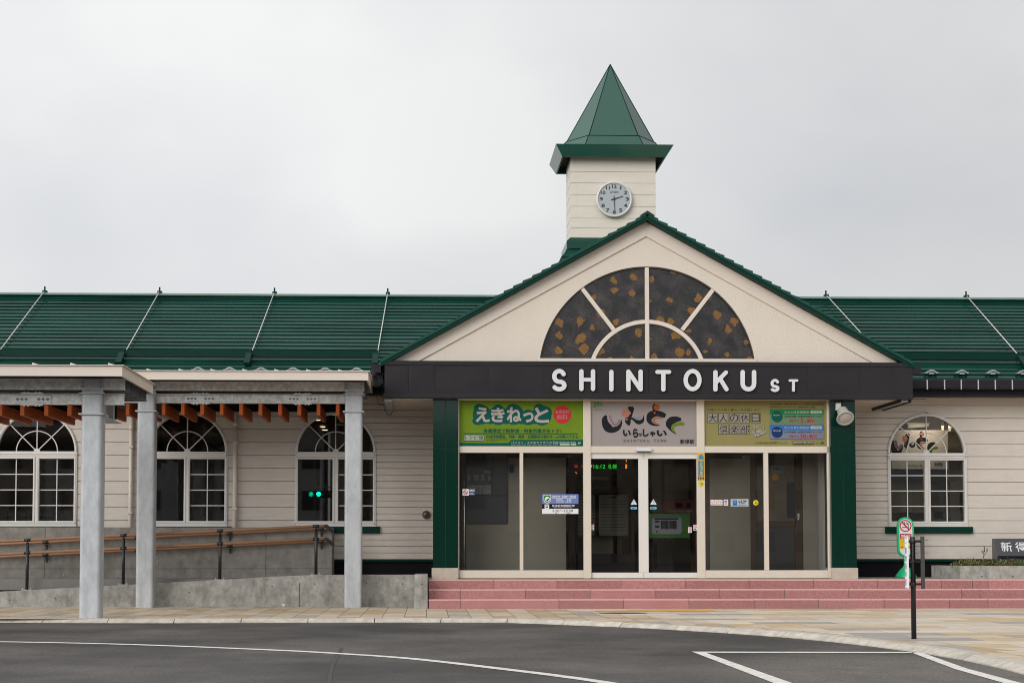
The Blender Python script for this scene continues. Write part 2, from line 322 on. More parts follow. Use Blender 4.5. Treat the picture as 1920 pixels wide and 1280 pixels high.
class MB:
    def __init__(s): s.marks = []; s.v = []; s.f = []; s.mi = []; s.m = 0; s.smooth = []; s.sm = False
    def vert(s, p): s.v.append(Vector(p)); return len(s.v) - 1
    def face(s, ids): s.f.append(list(ids)); s.mi.append(s.m); s.smooth.append(s.sm)
    def quad(s, *ps): s.face([s.vert(p) for p in ps]); return s
    def box(s, x0, x1, y0, y1, z0, z1):
        if x0 > x1: x0, x1 = x1, x0
        if y0 > y1: y0, y1 = y1, y0
        if z0 > z1: z0, z1 = z1, z0
        i = [s.vert(p) for p in ((x0, y0, z0), (x1, y0, z0), (x1, y1, z0), (x0, y1, z0), (x0, y0, z1), (x1, y0, z1), (x1, y1, z1), (x0, y1, z1))]
        for f in ((3, 2, 1, 0), (4, 5, 6, 7), (0, 1, 5, 4), (1, 2, 6, 5), (2, 3, 7, 6), (3, 0, 4, 7)): s.face([i[k] for k in f])
        return s
    def obox(s, a, b, w, h, up=(0, 0, 1)):
        a = Vector(a); b = Vector(b); d = (b - a).normalized(); up = Vector(up); sd = d.cross(up).normalized(); up = sd.cross(d)
        i = []
        for p in (a, b):
            for sx, sz in ((-1, -1), (1, -1), (1, 1), (-1, 1)): i.append(s.vert(p + sd * (sx * w / 2) + up * (sz * h / 2)))
        for f in ((0, 1, 2, 3), (7, 6, 5, 4), (0, 4, 5, 1), (1, 5, 6, 2), (2, 6, 7, 3), (3, 7, 4, 0)): s.face([i[k] for k in f])
        return s
    def prism(s, poly, y0, y1, axis='Y', caps=True):
        def mk(a, b, c):
            return {'Y': (a, c, b), 'X': (c, a, b), 'Z': (a, b, c)}[axis]
        n = len(poly)
        A = [s.vert(mk(p[0], p[1], y0)) for p in poly]; B = [s.vert(mk(p[0], p[1], y1)) for p in poly]
        for k in range(n): s.face([A[k], A[(k + 1) % n], B[(k + 1) % n], B[k]])
        if caps: s.face(A[::-1]); s.face(B)
        return s
    def sheet(s, prof, x0, x1, nseg=1):     # prof: (y,z) polyline extruded along x
        for k in range(len(prof) - 1):
            for q in range(nseg):
                a = x0 + (x1 - x0) * q / nseg; b = x0 + (x1 - x0) * (q + 1) / nseg
                s.quad((a, *prof[k]), (b, *prof[k]), (b, *prof[k + 1]), (a, *prof[k + 1]))
        return s
    def tube(s, pts, r, n=12, caps=True):
        pts = [Vector(p) for p in pts]; rings = []
        osm = s.sm
        for k, p in enumerate(pts):
            d = (pts[min(k + 1, len(pts) - 1)] - pts[max(k - 1, 0)]).normalized()
            up = Vector((0, 0, 1)) if abs(d.z) < .95 else Vector((0, 1, 0))
            a = d.cross(up).normalized(); b = a.cross(d)
            rr = r[k] if isinstance(r, (list, tuple)) else r
            rings.append([s.vert(p + a * (math.cos(2 * math.pi * q / n) * rr) + b * (math.sin(2 * math.pi * q / n) * rr)) for q in range(n)])
        s.sm = True
        for A, B in zip(rings, rings[1:]):
            for q in range(n): s.face([A[q], A[(q + 1) % n], B[(q + 1) % n], B[q]])
        s.sm = osm
        if caps: s.face(rings[0][::-1]); s.face(rings[-1])
        return s
    def lathe(s, prof, c, axis='Z', n=32):  # prof: (r, t)
        c = Vector(c); rings = []; osm = s.sm
        for r, t in prof:
            ring = []
            for q in range(n):
                a = 2 * math.pi * q / n
                o = {'Z': (r * math.cos(a), r * math.sin(a), t), 'Y': (r * math.cos(a), t, r * math.sin(a))}[axis]
                ring.append(s.vert(c + Vector(o)))
            rings.append(ring)
        s.sm = True
        for A, B in zip(rings, rings[1:]):
            for q in range(n): s.face([A[q], A[(q + 1) % n], B[(q + 1) % n], B[q]])
        s.sm = osm
        s.face(rings[0]); s.face(rings[-1][::-1])
        return s
    def disc(s, c, r, n=24, rx=None):
        c = Vector(c); rx = rx or r
        s.face([s.vert(c + Vector((rx * math.cos(2 * math.pi * k / n), 0, r * math.sin(2 * math.pi * k / n)))) for k in range(n)])
        return s
    def build(s, name, mats, parent=None, bevel=0, seg=2, fix=True):
        me = bpy.data.meshes.new(name)
        org = ORG.get(parent, Vector((0, 0, 0))) if parent else Vector((0, 0, 0))
        me.from_pydata([v - org for v in s.v], [], s.f)
        if not isinstance(mats, (list, tuple)): mats = [mats]
        for m in mats: me.materials.append(m)
        me.polygons.foreach_set('material_index', s.mi); me.polygons.foreach_set('use_smooth', s.smooth)
        if fix:
            bm = bmesh.new(); bm.from_mesh(me)
            bmesh.ops.recalc_face_normals(bm, faces=bm.faces); bm.to_mesh(me); bm.free()
        me.update()
        o = bpy.data.objects.new(name, me); col.objects.link(o)
        if parent: o.parent = parent; ORG[o] = org
        else: ORG[o] = Vector((0, 0, 0))
        if bevel:
            b = o.modifiers.new('bevel', 'BEVEL'); b.width = bevel; b.segments = seg; b.limit_method = 'ANGLE'; b.angle_limit = R(40)
        return o

def base_origin(o):
    """move a top-level mesh's origin to the middle of its underside"""
    me = o.data
    xs = [v.co.x for v in me.vertices]; ys = [v.co.y for v in me.vertices]; zs = [v.co.z for v in me.vertices]
    c = Vector(((min(xs) + max(xs)) / 2, (min(ys) + max(ys)) / 2, min(zs)))
    me.transform(Matrix.Translation(-c)); o.location = c; ORG[o] = c
    return o

def rrect(w, d, r, n=5):
    out = []
    for cx, cy, a0 in ((w / 2 - r, d / 2 - r, 0), (-w / 2 + r, d / 2 - r, 90), (-w / 2 + r, -d / 2 + r, 180), (w / 2 - r, -d / 2 + r, 270)):
        for k in range(n + 1):
            a = R(a0 + 90 * k / n); out.append((cx + r * math.cos(a), cy + r * math.sin(a)))
    return out

# text: flattened font meshes fitted into a photo-pixel box on a plane Y
_tc = {}
def text_mesh(s, weight=0.0):
    key = (s, weight)
    if key in _tc: return _tc[key]
    cu = bpy.data.curves.new('t', 'FONT'); cu.body = s; cu.size = 1; cu.resolution_u = 3; cu.offset = weight
    cu.fill_mode = 'FRONT' if hasattr(cu, 'fill_mode') else cu.fill_mode
    ob = bpy.data.objects.new('t', cu); col.objects.link(ob)
    dg = bpy.context.evaluated_depsgraph_get(); me = bpy.data.meshes.new_from_object(ob.evaluated_get(dg))
    vs = [(v.co.x, v.co.y) for v in me.vertices]; fs = [list(p.vertices) for p in me.polygons]
    bpy.data.objects.remove(ob); bpy.data.curves.remove(cu); bpy.data.meshes.remove(me)
    _tc[key] = (vs, fs); return vs, fs
def fit_text(mb, s, x0, x1, y0, y1, Y, weight=0.0, rot=False):
    """x0..y1 photo pixels on plane Y"""
    if any(ord(c) > 0x4e00 for c in s): weight = min(weight, .010)
    vs, fs = text_mesh(s, weight)
    if not vs: return
    if rot: vs = [(v[1], -v[0]) for v in vs]
    ax = min(v[0] for v in vs); bx = max(v[0] for v in vs); ay = min(v[1] for v in vs); by = max(v[1] for v in vs)
    A = P(x0, y1, Y); B = P(x1, y0, Y)
    ids = [mb.vert((A.x + (v[0] - ax) / (bx - ax) * (B.x - A.x), Y, A.z + (v[1] - ay) / (by - ay) * (B.z - A.z))) for v in vs]
    i0 = len(mb.f)
    for f in fs: mb.face([ids[k] for k in f])
    mb.marks.append((i0, len(mb.f)))
def prect(mb, x0, x1, y0, y1, Y):
    a = P(x0, y1, Y); b = P(x1, y0, Y)
    mb.quad((a.x, Y, a.z), (b.x, Y, a.z), (b.x, Y, b.z), (a.x, Y, b.z))
def ppoly(mb, pts, Y):
    mb.face([mb.vert(P(x, y, Y)) for x, y in pts])
def pbox(mb, x0, x1, y0, y1, Ya, Yb):
    a = P(x0, y1, Ya); b = P(x1, y0, Ya)
    mb.box(a.x, b.x, Ya, Yb, a.z, b.z)
def catmull(pts, n=8):
    out = []
    p = [pts[0]] + list(pts) + [pts[-1]]
    for k in range(1, len(p) - 2):
        for q in range(n):
            t = q / n
            out.append(tuple(.5 * (2 * p[k][d] + (p[k + 1][d] - p[k - 1][d]) * t + (2 * p[k - 1][d] - 5 * p[k][d] + 4 * p[k + 1][d] - p[k + 2][d]) * t * t
                       + (3 * p[k][d] - p[k - 1][d] - 3 * p[k + 1][d] + p[k + 2][d]) * t ** 3) for d in range(len(pts[0]))))
    out.append(tuple(pts[-1])); return out
def stroke_outline(pts):
    """pts (x,y,w) -> closed outline with round ends"""
    n = len(pts); L = []; Rr = []
    def nrm(k):
        a = pts[max(k - 1, 0)]; b = pts[min(k + 1, n - 1)]; dx, dy = b[0] - a[0], b[1] - a[1]; d = math.hypot(dx, dy) or 1
        return -dy / d, dx / d
    for k, (x, y, w) in enumerate(pts):
        a, b = nrm(k); L.append((x + a * w / 2, y + b * w / 2)); Rr.append((x - a * w / 2, y - b * w / 2))
    def cap(k, sgn):
        x, y, w = pts[k]; a, b = nrm(k); out = []
        for q in range(1, 8):
            t = math.pi * q / 8
            ca, sa = math.cos(t), math.sin(t)
            vx, vy = a * sgn, b * sgn; tx, ty = b * sgn, -a * sgn
            out.append((x + (vx * ca + tx * sa) * w / 2, y + (vy * ca + ty * sa) * w / 2))
        return out
    return L + cap(n - 1, 1) + Rr[::-1] + cap(0, -1)
def brush(mb, pts, Y, n=7):
    q = catmull(pts, n); n_ = len(q); 
    prev = None
    L = []
    for k in range(n_):
        a = q[max(k - 1, 0)]; b = q[min(k + 1, n_ - 1)]; dx, dy = b[0] - a[0], b[1] - a[1]; d = math.hypot(dx, dy) or 1
        w = max(q[k][2], .05) / 2
        L.append(((q[k][0] - dy / d * w, q[k][1] + dx / d * w), (q[k][0] + dy / d * w, q[k][1] - dx / d * w)))
    for k in range(n_ - 1):
        ppoly(mb, [L[k][0], L[k][1], L[k + 1][1], L[k + 1][0]], Y)

# ================================================================== SETTING
def setting():
    zr = -.055
    mb = MB(); mb.quad((-600, -600, zr - .02), (600, -600, zr - .02), (600, 900, zr - .02), (-600, 900, zr - .02))
    put(mb.build('ground', mat('far_ground', (.10, .10, .085), .9, var=.3, vscale=.3)), kind='structure')
    # kerb line (outer = foot of the bevel on the asphalt, inner = top edge)
    outer = [(-500, 1163), (-200, 1165), (0, 1166.5), (150, 1167.3), (295, 1167.6), (520, 1167), (760, 1166.3), (960, 1167), (1085, 1172), (1185, 1176), (1285, 1181.5), (1385, 1188), (1480, 1195), (1567, 1203.5), (1640, 1212), (1720, 1222.5), (1800, 1236), (1870, 1251), (1920, 1264), (2050, 1300), (2200, 1350), (2400, 1450)]
    inner = [(-500, 1157), (-200, 1158.5), (0, 1159.7), (150, 1159.8), (295, 1159.6), (520, 1158.8), (760, 1158.6), (960, 1159.5), (1085, 1163.5), (1185, 1167), (1285, 1171.5), (1385, 1177), (1480, 1183.5), (1567, 1191), (1640, 1198.5), (1720, 1208.5), (1800, 1221.5), (1870, 1234.5), (1920, 1246), (2050, 1281), (2200, 1328), (2400, 1420)]
    O = [G(x, y, zr) for x, y in outer]; I = [G(x, y, 0) for x, y in inner]
    mb = MB()
    mb.face([mb.vert((-60, 60, zr)), mb.vert((-60, -45, zr)), mb.vert((60, -45, zr)), mb.vert((60, 60, zr))])
    put(mb.build('road', M['asphalt']), kind='structure')
    mb = MB()
    far = [(I[0].x - 40, I[0].y), (I[0].x - 40, 34.0), (40, 34.0), (40, I[-1].y)]
    top = [mb.vert((p.x, p.y, 0)) for p in I] + [mb.vert((40, I[-1].y, 0)), mb.vert((40, 34, 0)), mb.vert((I[0].x - 40, 34, 0)), mb.vert((I[0].x - 40, I[0].y, 0))]
    mb.face(top)
    put(mb.build('pavement', M['paving']), kind='structure')
    # kerb: stones along the edge, each separated by a joint
    mb = MB()
    L = [0]
    for a, b in zip(O, O[1:]): L.append(L[-1] + (b - a).length)
    def at(S, d):
        for k in range(len(L) - 1):
            if d <= L[k + 1]:
                t = (d - L[k]) / (L[k + 1] - L[k]); return S[k].lerp(S[k + 1], t)
        return S[-1].copy()
    d = 0
    while d < L[-1] - .1:
        e = min(d + .99, L[-1]); m_ = (d + e) / 2
        jit = random.uniform(-.004, .004)
        pts = []
        for s_ in (d + .012, m_, e):
            o_ = at(O, s_); i_ = at(I, s_); tang = (at(O, s_ + .05) - at(O, s_ - .05)).normalized() if s_ < L[-1] - .1 else Vector((1, 0, 0))
            nn = Vector((-tang.y, tang.x, 0))
            mid = o_ + nn * .10; mid.z = .006 + jit
            b_ = o_ + nn * .26; b_.z = .006 + jit
            bot = o_.copy(); bot.z = zr - .01
            pts.append((bot, o_ + Vector((0, 0, .012)), mid, b_, Vector((b_.x, b_.y, -.02))))
        for A, B in zip(pts, pts[1:]):
            for k in range(4): mb.quad(A[k], B[k], B[k + 1], A[k + 1])
        mb.face([mb.vert(p) for p in pts[0]]); mb.face([mb.vert(p) for p in pts[-1]])
        d = e
    put(mb.build('kerb', M['kerb']), kind='structure')
    # painted lines
    zp = zr + .004
    def line(pts, w, name):
        mb = MB(); g = [G(x, y, zp) for x, y in pts]
        q = catmull([(p.x, p.y) for p in g], 6); n_ = len(q); E = []
        for k in range(n_):
            a = q[max(k - 1, 0)]; b = q[min(k + 1, n_ - 1)]; dx, dy = b[0] - a[0], b[1] - a[1]; dd = math.hypot(dx, dy)
            E.append(((q[k][0] - dy / dd * w / 2, q[k][1] + dx / dd * w / 2, zp), (q[k][0] + dy / dd * w / 2, q[k][1] - dx / dd * w / 2, zp)))
        for k in range(n_ - 1): mb.quad(E[k][0], E[k][1], E[k + 1][1], E[k + 1][0])
        put(mb.build(name, M['paint']), kind='structure')
    line([(-300, 1199), (0, 1202), (245, 1207.2), (500, 1217), (625, 1223.5), (775, 1234), (960, 1255), (1060, 1267.5), (1140, 1279), (1300, 1305), (1500, 1345)], .135, 'road_marking')
    mb = MB()
    for poly in ([(1297, 1220.5), (1711, 1221.2), (1716, 1223.2), (1323, 1222.6)],
                 [(1297, 1220.5), (1323, 1222.6), (1490, 1281), (1640, 1332), (1610, 1340), (1455, 1281)],
                 [(1708, 1222), (1728, 1222.2), (1812, 1252), (1925, 1282), (2060, 1318), (2030, 1322), (1895, 1283), (1790, 1253)]):
        mb.face([mb.vert(G(x, y, zp)) for x, y in poly])
    put(mb.build('road_marking', M['paint']), kind='structure')
    # yellow guide strip in front of the steps, and a dark drain mark
    mb = MB(); a = G(1120, 1145.6, .004); b = G(1342, 1144.6, .004)
    mb.quad((a.x, a.y, .004), (b.x, b.y, .004), (b.x + .02, b.y + .42, .004), (a.x - .02, a.y + .42, .004))
    put(mb.build('pavement', M['yellow']), kind='structure')
    mb = MB(); c = G(1168, 1148.4, .004)
    mb.prism([(c.x + .40 * math.cos(t * math.pi / 12), c.y + .17 * math.sin(t * math.pi / 12)) for t in range(24)], .001, .006, 'Z')
    put(base_origin(mb.build('drain_cover', M['gutter'])), 'dark oval drain cover in the paving in front of the pink steps', 'drain cover')
    # crack in the asphalt
    mb = MB(); pts = [G(x, y, zp - .001) for x, y in ((637, 1214), (632, 1226), (627, 1234), (619, 1248), (616, 1262), (614, 1280))]
    for a, b in zip(pts, pts[1:]): mb.quad(a, a + Vector((.035, 0, 0)), b + Vector((.035, 0, 0)), b)
    put(mb.build('road', mat('bitumen', (.022, .021, .021), .5)), kind='structure')
setting()

# ================================================================== STATION BUILDING
YF, YG, YC, YFR, YW = 26.72, 26.90, 26.87, 26.96, 28.57
ZL = .495                                   # landing level
XL, XR = X(-420, YW), X(2330, YW)
B = thing('station_building', 'long cream railway station with green metal roofs, gabled entrance and small tower', 'station', (X(1215, YG), YW, ZL))
Z0, PITCH = .843, .2525
WIN = [(X(68, YW), 'both'), (X(350.5, YW), 'right'), (X(629, YW), 'right'), (X(1738.5, YW), 'both')]
WR, WZ0, WZS = .785, 1.515, 2.925

def boards(mb, x0, x1, z0, z1, pitch, wins, Yw=YW, g=.006):
    """lap boards with open joints, cut round the arched windows"""
    def slices(za, zb):
        ts = [za]
        for k in range(1, 4): ts.append(za + (zb - za) * k / 4)
        return ts + [zb]
    def cut(z):
        iv = []
        for c in wins:
            if z <= WZ0: continue
            if z <= WZS: h = WR - .02
            else:
                d = z - WZS; h = math.sqrt(max((WR - .02) ** 2 - d * d, 0))
            iv.append((c - h, c + h))
        return iv
    def strip(za, zb, y):
        lo = max(za, z0); hi = min(zb, z1)
        if hi - lo < 1e-4: return
        for a, b in zip(slices(lo, hi), slices(lo, hi)[1:]):
            ca, cb = cut(a + 1e-5), cut(b - 1e-5)
            if not ca and not cb: mb.quad((x0, y, a), (x1, y, a), (x1, y, b), (x0, y, b)); continue
            la = [x0]; lb = [x0]
            for k, c in enumerate(wins):
                A_ = ca[k] if ca else (c, c); B_ = cb[k] if cb else (c, c)
                la += list(A_); lb += list(B_)
            la.append(x1); lb.append(x1)
            for k in range(0, len(la), 2):
                a0, a1 = max(x0, min(x1, la[k])), max(x0, min(x1, la[k + 1])); b0, b1 = max(x0, min(x1, lb[k])), max(x0, min(x1, lb[k + 1]))
                if a1 - a0 > 1e-4 or b1 - b0 > 1e-4: mb.quad((a0, y, a), (a1, y, a), (b1, y, b), (b0, y, b))
    # break boards at window limits so the cuts are exact
    levels = []
    k = 0
    while z0 + k * pitch < z1: levels.append((z0 + k * pitch, min(z0 + (k + 1) * pitch, z1))); k += 1
    for za, zb in levels:
        segs = [za + g, zb - g]
        for b_ in (WZ0, WZS):
            if za + g < b_ < zb - g: segs.append(b_)
        segs.sort()
        for a, b in zip(segs, segs[1:]): strip(a, b, Yw)
        strip(zb - g, zb + g, Yw + .026)
        # shadowing returns of the joint
        c = [q for q in cut(zb)]
        xs = [x0] + [v for iv in c for v in iv] + [x1]
        for k in range(0, len(xs), 2):
            a, b = max(x0, xs[k]), min(x1, xs[k + 1])
            if b > a:
                mb.quad((a, Yw, zb - g), (b, Yw, zb - g), (b, Yw + .026, zb - g), (a, Yw + .026, zb - g))
                mb.quad((a, Yw, zb + g), (b, Yw, zb + g), (b, Yw + .026, zb + g), (a, Yw + .026, zb + g))
ZT = 4.12
mb = MB()
boards(mb, XL, WIN[2][0], Z0, ZT, PITCH, [WIN[0][0], WIN[1][0], WIN[2][0]])
boards(mb, WIN[2][0], X(836, YW), Z0, ZT, PITCH / 2, [WIN[2][0]])
wl = mb.build('wall', M['siding'], B, fix=False)
mb = MB()
boards(mb, X(1580, YW), WIN[3][0], Z0, ZT, PITCH / 2, [WIN[3][0]])
boards(mb, WIN[3][0], XR, Z0, ZT, PITCH, [WIN[3][0]])
wr = mb.build('wall', M['siding'], B, fix=False)
# rear and ends
mb = MB(); mb.box(XL, XR, 35.2, 35.3, .0, 4.2); mb.box(XL, XL + .1, YW + .02, 35.2, 0, 4.2); mb.box(XR - .1, XR, YW + .02, 35.2, 0, 4.2)
for e in (XL + .02, XR - .02):
    mb.face([mb.vert(p) for p in ((e, YW, 4.2), (e, 31.87, 6.4), (e, 35.2, 4.2))])
mb.build('wall', M['siding'], B)
for a, b in ((XL, X(838, YW)), (X(1575, YW), XR)):
    mb = MB(); mb.box(a, b, YW + .03, YW + .3, 0, Z0 - .03); mb.build('foundation', M['foundation'], B)
for a, b in ((XL, X(838, YW)), (X(1575, YW), XR)):
    mb = MB(); mb.box(a, b, YW - .022, YW + .05, Z0 - .045, Z0 - .003); mb.build('base_flashing', M['green_dark'], B)

# ---- interior shell (rooms seen through the glass)
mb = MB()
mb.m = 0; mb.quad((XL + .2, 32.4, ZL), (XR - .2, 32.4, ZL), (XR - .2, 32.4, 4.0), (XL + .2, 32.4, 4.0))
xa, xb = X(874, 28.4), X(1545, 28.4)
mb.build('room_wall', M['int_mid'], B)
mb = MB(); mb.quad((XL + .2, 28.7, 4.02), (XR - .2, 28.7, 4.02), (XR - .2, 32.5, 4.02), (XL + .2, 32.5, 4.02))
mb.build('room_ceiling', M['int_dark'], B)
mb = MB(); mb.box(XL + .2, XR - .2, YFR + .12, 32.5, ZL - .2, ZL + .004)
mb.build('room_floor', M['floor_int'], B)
for px in (842, 1571):
    x = X(px, YFR); mb = MB(); mb.box(x - .05, x + .05, YFR + .12, YW + .5, ZL, 3.77); mb.build('partition', M['int_mid'], B)
for px in (250, 470, 1640):
    x = X(px, 29.4); mb = MB(); mb.box(x - .06, x + .06, 28.75, 32.3, ZL, 4.0); mb.build('partition', M['int_mid'], B)
YP = 27.95
for a_, b_, c_ in ((874, 1061, 858), (1332, 1406, 859), (1507, 1536, 840)):
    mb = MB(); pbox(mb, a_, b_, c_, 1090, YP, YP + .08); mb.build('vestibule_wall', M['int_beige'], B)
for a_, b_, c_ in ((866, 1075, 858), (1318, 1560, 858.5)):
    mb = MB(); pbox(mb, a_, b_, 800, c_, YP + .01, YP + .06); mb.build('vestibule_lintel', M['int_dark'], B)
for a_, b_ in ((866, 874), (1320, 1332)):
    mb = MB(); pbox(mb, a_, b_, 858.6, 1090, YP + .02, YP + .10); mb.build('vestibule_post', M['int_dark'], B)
for a_, b_ in ((1536, 1538.5), (1541, 1543), (1546, 1549)):
    mb = MB(); pbox(mb, a_, b_, 850, 1090, YP - .2, YP - .12); mb.build('door_track', M['steel'], B)
# plain furnishings of the left waiting room
YI = 30.6
mb = MB(); pbox(mb, 118, 138, 908, 1010, YI, YI + .05); pd = mb.build('room_door', M['wood_int'], B)
mb = MB(); pbox(mb, 121.5, 134.5, 914, 926, YI - .012, YI - .002); mb.build('door_pane', M['int_beige'], pd)
for a_, b_ in ((5, 24), (40, 59), (72, 100)):
    mb = MB(); pbox(mb, a_, b_, 958, 978, YI + .3, YI + .32); lw_ = mb.build('low_window', M['concrete'], B)
    mb = MB(); pbox(mb, (a_ + b_) / 2 - .8, (a_ + b_) / 2 + .8, 958, 978, YI + .28, YI + .298); pbox(mb, a_, b_, 969, 970.4, YI + .26, YI + .278); mb.build('glazing_bar', M['black'], lw_)
for a_, b_, c_, d_, m_ in ((300, 313, 858, 985, 'int_beige'), (322, 346, 893, 904, 'wood_int'), (396, 412, 880, 985, 'int_beige')):
    mb = MB(); pbox(mb, a_, b_, c_, d_, YI + .2, YI + .25); mb.build('room_panel', M[m_], B)
mb = MB(); pbox(mb, 560, 700, 845, 850, YI, YI + .1); mb.build('room_beam', M['wood_int'], B)
mb = MB(); mb.tube([P(870.5, 900, YP - .3), P(870.5, 1087, YP - .3)], .016)
mb.build('standpipe', M['steel'], B)
# glazed hatch in the vestibule's left wall
mb = MB(); pbox(mb, 875, 951.5, 846, 981, YP - .012, YP - .002)
hatch = mb.build('hatch', M['board_dark'], B)
mb = MB()
for a, b, c, d in ((875, 951.5, 927, 929), (921.5, 923, 850, 927), (950.5, 951.5, 850, 981), (875, 951.5, 980, 981.2)): pbox(mb, a, b, c, d, YP - .03, YP - .013)
mb.build('hatch_frame', M['black'], hatch)
mb = MB()
for a, b, c, d in ((876, 881, 890, 900), (888, 898, 890, 900), (901, 908, 890, 900), (915, 921, 891, 900), (907, 921, 881, 888), (876, 921, 909, 926)): pbox(mb, a, b, c, d, YP - .02, YP - .0125)
mb.build('shelf_goods', mat('shelf_goods', (.16, .16, .16), .6, var=.5, vscale=30), hatch)
# inner timber door on the right of the vestibule
mb = MB()
for a, b, c, d in ((1407, 1419, 845, 1090), (1492, 1507, 845, 1090), (1419, 1492, 845, 872), (1419, 1492, 976, 988), (1419, 1492, 1066, 1090)): pbox(mb, a, b, c, d, YP + .02, YP + .09)
tdoor = mb.build('inner_door', mat('dark_timber', (.045, .024, .014), .5, var=.3, vscale=6, stretch=(8, 8, .6)), B)
mb = MB(); pbox(mb, 1419, 1492, 872, 976, YP + .05, YP + .06); mb.build('door_panel', mat('door_inner', (.085, .07, .045), .5, var=.2), tdoor)
mb = MB(); pbox(mb, 1419, 1492, 988, 1066, YP + .05, YP + .06); mb.build('door_panel', M['board_dark'], tdoor)
mb = MB(); pbox(mb, 1495.5, 1499, 962, 971, YP - .01, YP + .02); mb.tube([P(1497, 973, YP - .04), P(1497, 973, YP + .02)], .016); mb.build('door_handle', M['steel'], tdoor)
# back of the waiting room: timber posts, rails and counter
YB = 31.2
mb = MB()
for a, b, c, d in ((1157, 1166, 850, 1085), (1085, 1110, 905, 912), (1095, 1200, 912, 926), (1184, 1190, 925, 1060), (1296, 1303, 850, 1085), (1246, 1252, 960, 1085), (1068, 1078, 850, 1085)):
    mb = MB(); pbox(mb, a, b, c, d, YB, YB + .1); mb.build('timber_lining', M['wood_int'], B)
for a, b, c in ((1085, 1190, 1038), (1222, 1262, 1010)):
    mb = MB(); pbox(mb, a, b, c, 1090, YB - .5, YB + .05); mb.build('counter', M['int_dark'], B)
for a, b, c, d in ((1222, 1240, 858, 960), (1246, 1290, 870, 935), (1110, 1140, 893, 899), (1110, 1150, 1005, 1038)):
    mb = MB(); pbox(mb, a, b, c, d, YB + .12, YB + .14); mb.build('wall_panel', M['sun_beige'], B)

# ---- windows
def arc(cx, cz, r, a0, a1, n=28):
    return [(cx + r * math.cos(R(a0 + (a1 - a0) * k / n)), cz + r * math.sin(R(a0 + (a1 - a0) * k / n))) for k in range(n + 1)]
def ring(mb, x0, x1, z0, z1, w, y0, y1):
    mb.box(x0, x0 + w, y0, y1, z0, z1); mb.box(x1 - w, x1, y0, y1, z0, z1)
    mb.box(x0 + w, x1 - w, y0, y1, z0, z0 + w); mb.box(x0 + w, x1 - w, y0, y1, z1 - w, z1)
def window(c, mode, lab):
    y0 = YW - .03; y1 = YW + .07
    mb = MB()
    wf = .05
    mb.box(c - WR, c - WR + wf * .3, y0, y1, WZ0, WZS); mb.box(c + WR - wf * .3, c + WR, y0, y1, WZ0, WZS)
    mb.box(c - WR + wf * .5, c + WR - wf * .5, y0, y1, WZ0, WZ0 + .03)
    mb.box(c - WR + wf * .5, c + WR - wf * .5, y0, y1, WZS - .095, WZS + .005)
    mb.prism(arc(c, WZS, WR, 0, 180) + arc(c, WZS, WR - .05, 180, 0), y0, y1)
    mb.prism(arc(c, WZS, WR - .012, 0, 180) + arc(c, WZS, WR - .03, 180, 0), y0 - .012, y0 + .001)
    mb.box(c - WR - .01, c + WR + .01, y0 - .015, y0 + .02, WZS - .055, WZS - .03)
    mb.box(c - .012, c + .012, y0 + .004, y1, WZ0 + .03, WZS - .095)
    w = mb.build('window', M['white'], B, bevel=.004)
    if lab: w['label'] = lab
    zt = WZS - .098
    for sgn in (-1, 1):
        a, b = (c - WR + .014, c - .013) if sgn < 0 else (c + .013, c + WR - .014)
        mb = MB(); ring(mb, a, b, WZ0 + .028, zt, .041, y0 - .006, y1 - .005); ring(mb, a + .012, b - .012, WZ0 + .04, zt - .012, .012, y0 - .012, y0 - .005)
        mb.build('sash', M['white'], w, bevel=.004)
        gm = M['glass_dark'] if (sgn < 0 and mode == 'right') else M['glass']
        g0, g1 = a + .039, b - .039; h0, h1 = WZ0 + .067, zt - .039
        dt = (g1 - g0) / 2 * math.tan(R(.21)); mb = MB(); mb.quad((g0, YW + .03, h0), (g1, YW + .03, h0), (g1, YW + .03, h1), (g0, YW + .03, h1)); mb.quad((g0, YW + .046 - dt, h0), (g1, YW + .046 + dt, h0), (g1, YW + .046 + dt, h1), (g0, YW + .046 - dt, h1)); mb.build('pane', gm, w)
        if sgn > 0 or mode == 'both':
            mb = MB(); t = .0085
            xm = (g0 + g1) / 2
            zs = [h0 + (h1 - h0) * k / 4 for k in (1, 2, 3)]
            mb.box(xm - t, xm + t, YW + .012, YW + .026, h0, h1)
            for z in zs:
                mb.box(g0, xm - t, YW + .0135, YW + .0245, z - t, z + t); mb.box(xm + t, g1, YW + .0135, YW + .0245, z - t, z + t)
            mb.build('muntin', M['white'], w)
    mb = MB(); r = WR - .045
    mb.face([mb.vert((x, YW + .03, z)) for x, z in arc(c, WZS + .004, r, 0, 180)]); mb.build('pane', M['glass'], w)
    mb = MB(); t = .0175; ri = .395
    mb.prism(arc(c, WZS + .005, ri + t / 2, 0, 180) + arc(c, WZS + .005, ri - t / 2, 180, 0), YW + .012, YW + .026)
    for k, a in enumerate((45, 90, 135)):
        d = Vector((math.cos(R(a)), 0, math.sin(R(a)))); n_ = Vector((-d.z, 0, d.x)); o = Vector((c, 0, WZS + .005))
        q = [o + d * .055 + n_ * t / 2, o + d * .055 - n_ * t / 2, o + d * (WR - .046) - n_ * t / 2, o + d * (WR - .046) + n_ * t / 2]
        mb.prism([(v.x, v.z) for v in q], YW + .010, YW + .0245)
    mb.prism(arc(c, WZS + .005, .06, 0, 180, 10), YW + .007, YW + .026)
    mb.build('muntin', M['white'], w)
    mb = MB(); mb.box(c - WR - .07, c + WR + .085, YW - .07, YW + .02, WZ0 - .16, WZ0 - .035); mb.build('sill', M['green_dark'], w, bevel=.004)
    mb = MB(); mb.box(c - WR, c + WR, y0 + .005, y1, WZ0 - .034, WZ0 - .001); mb.build('apron', M['white'], w)
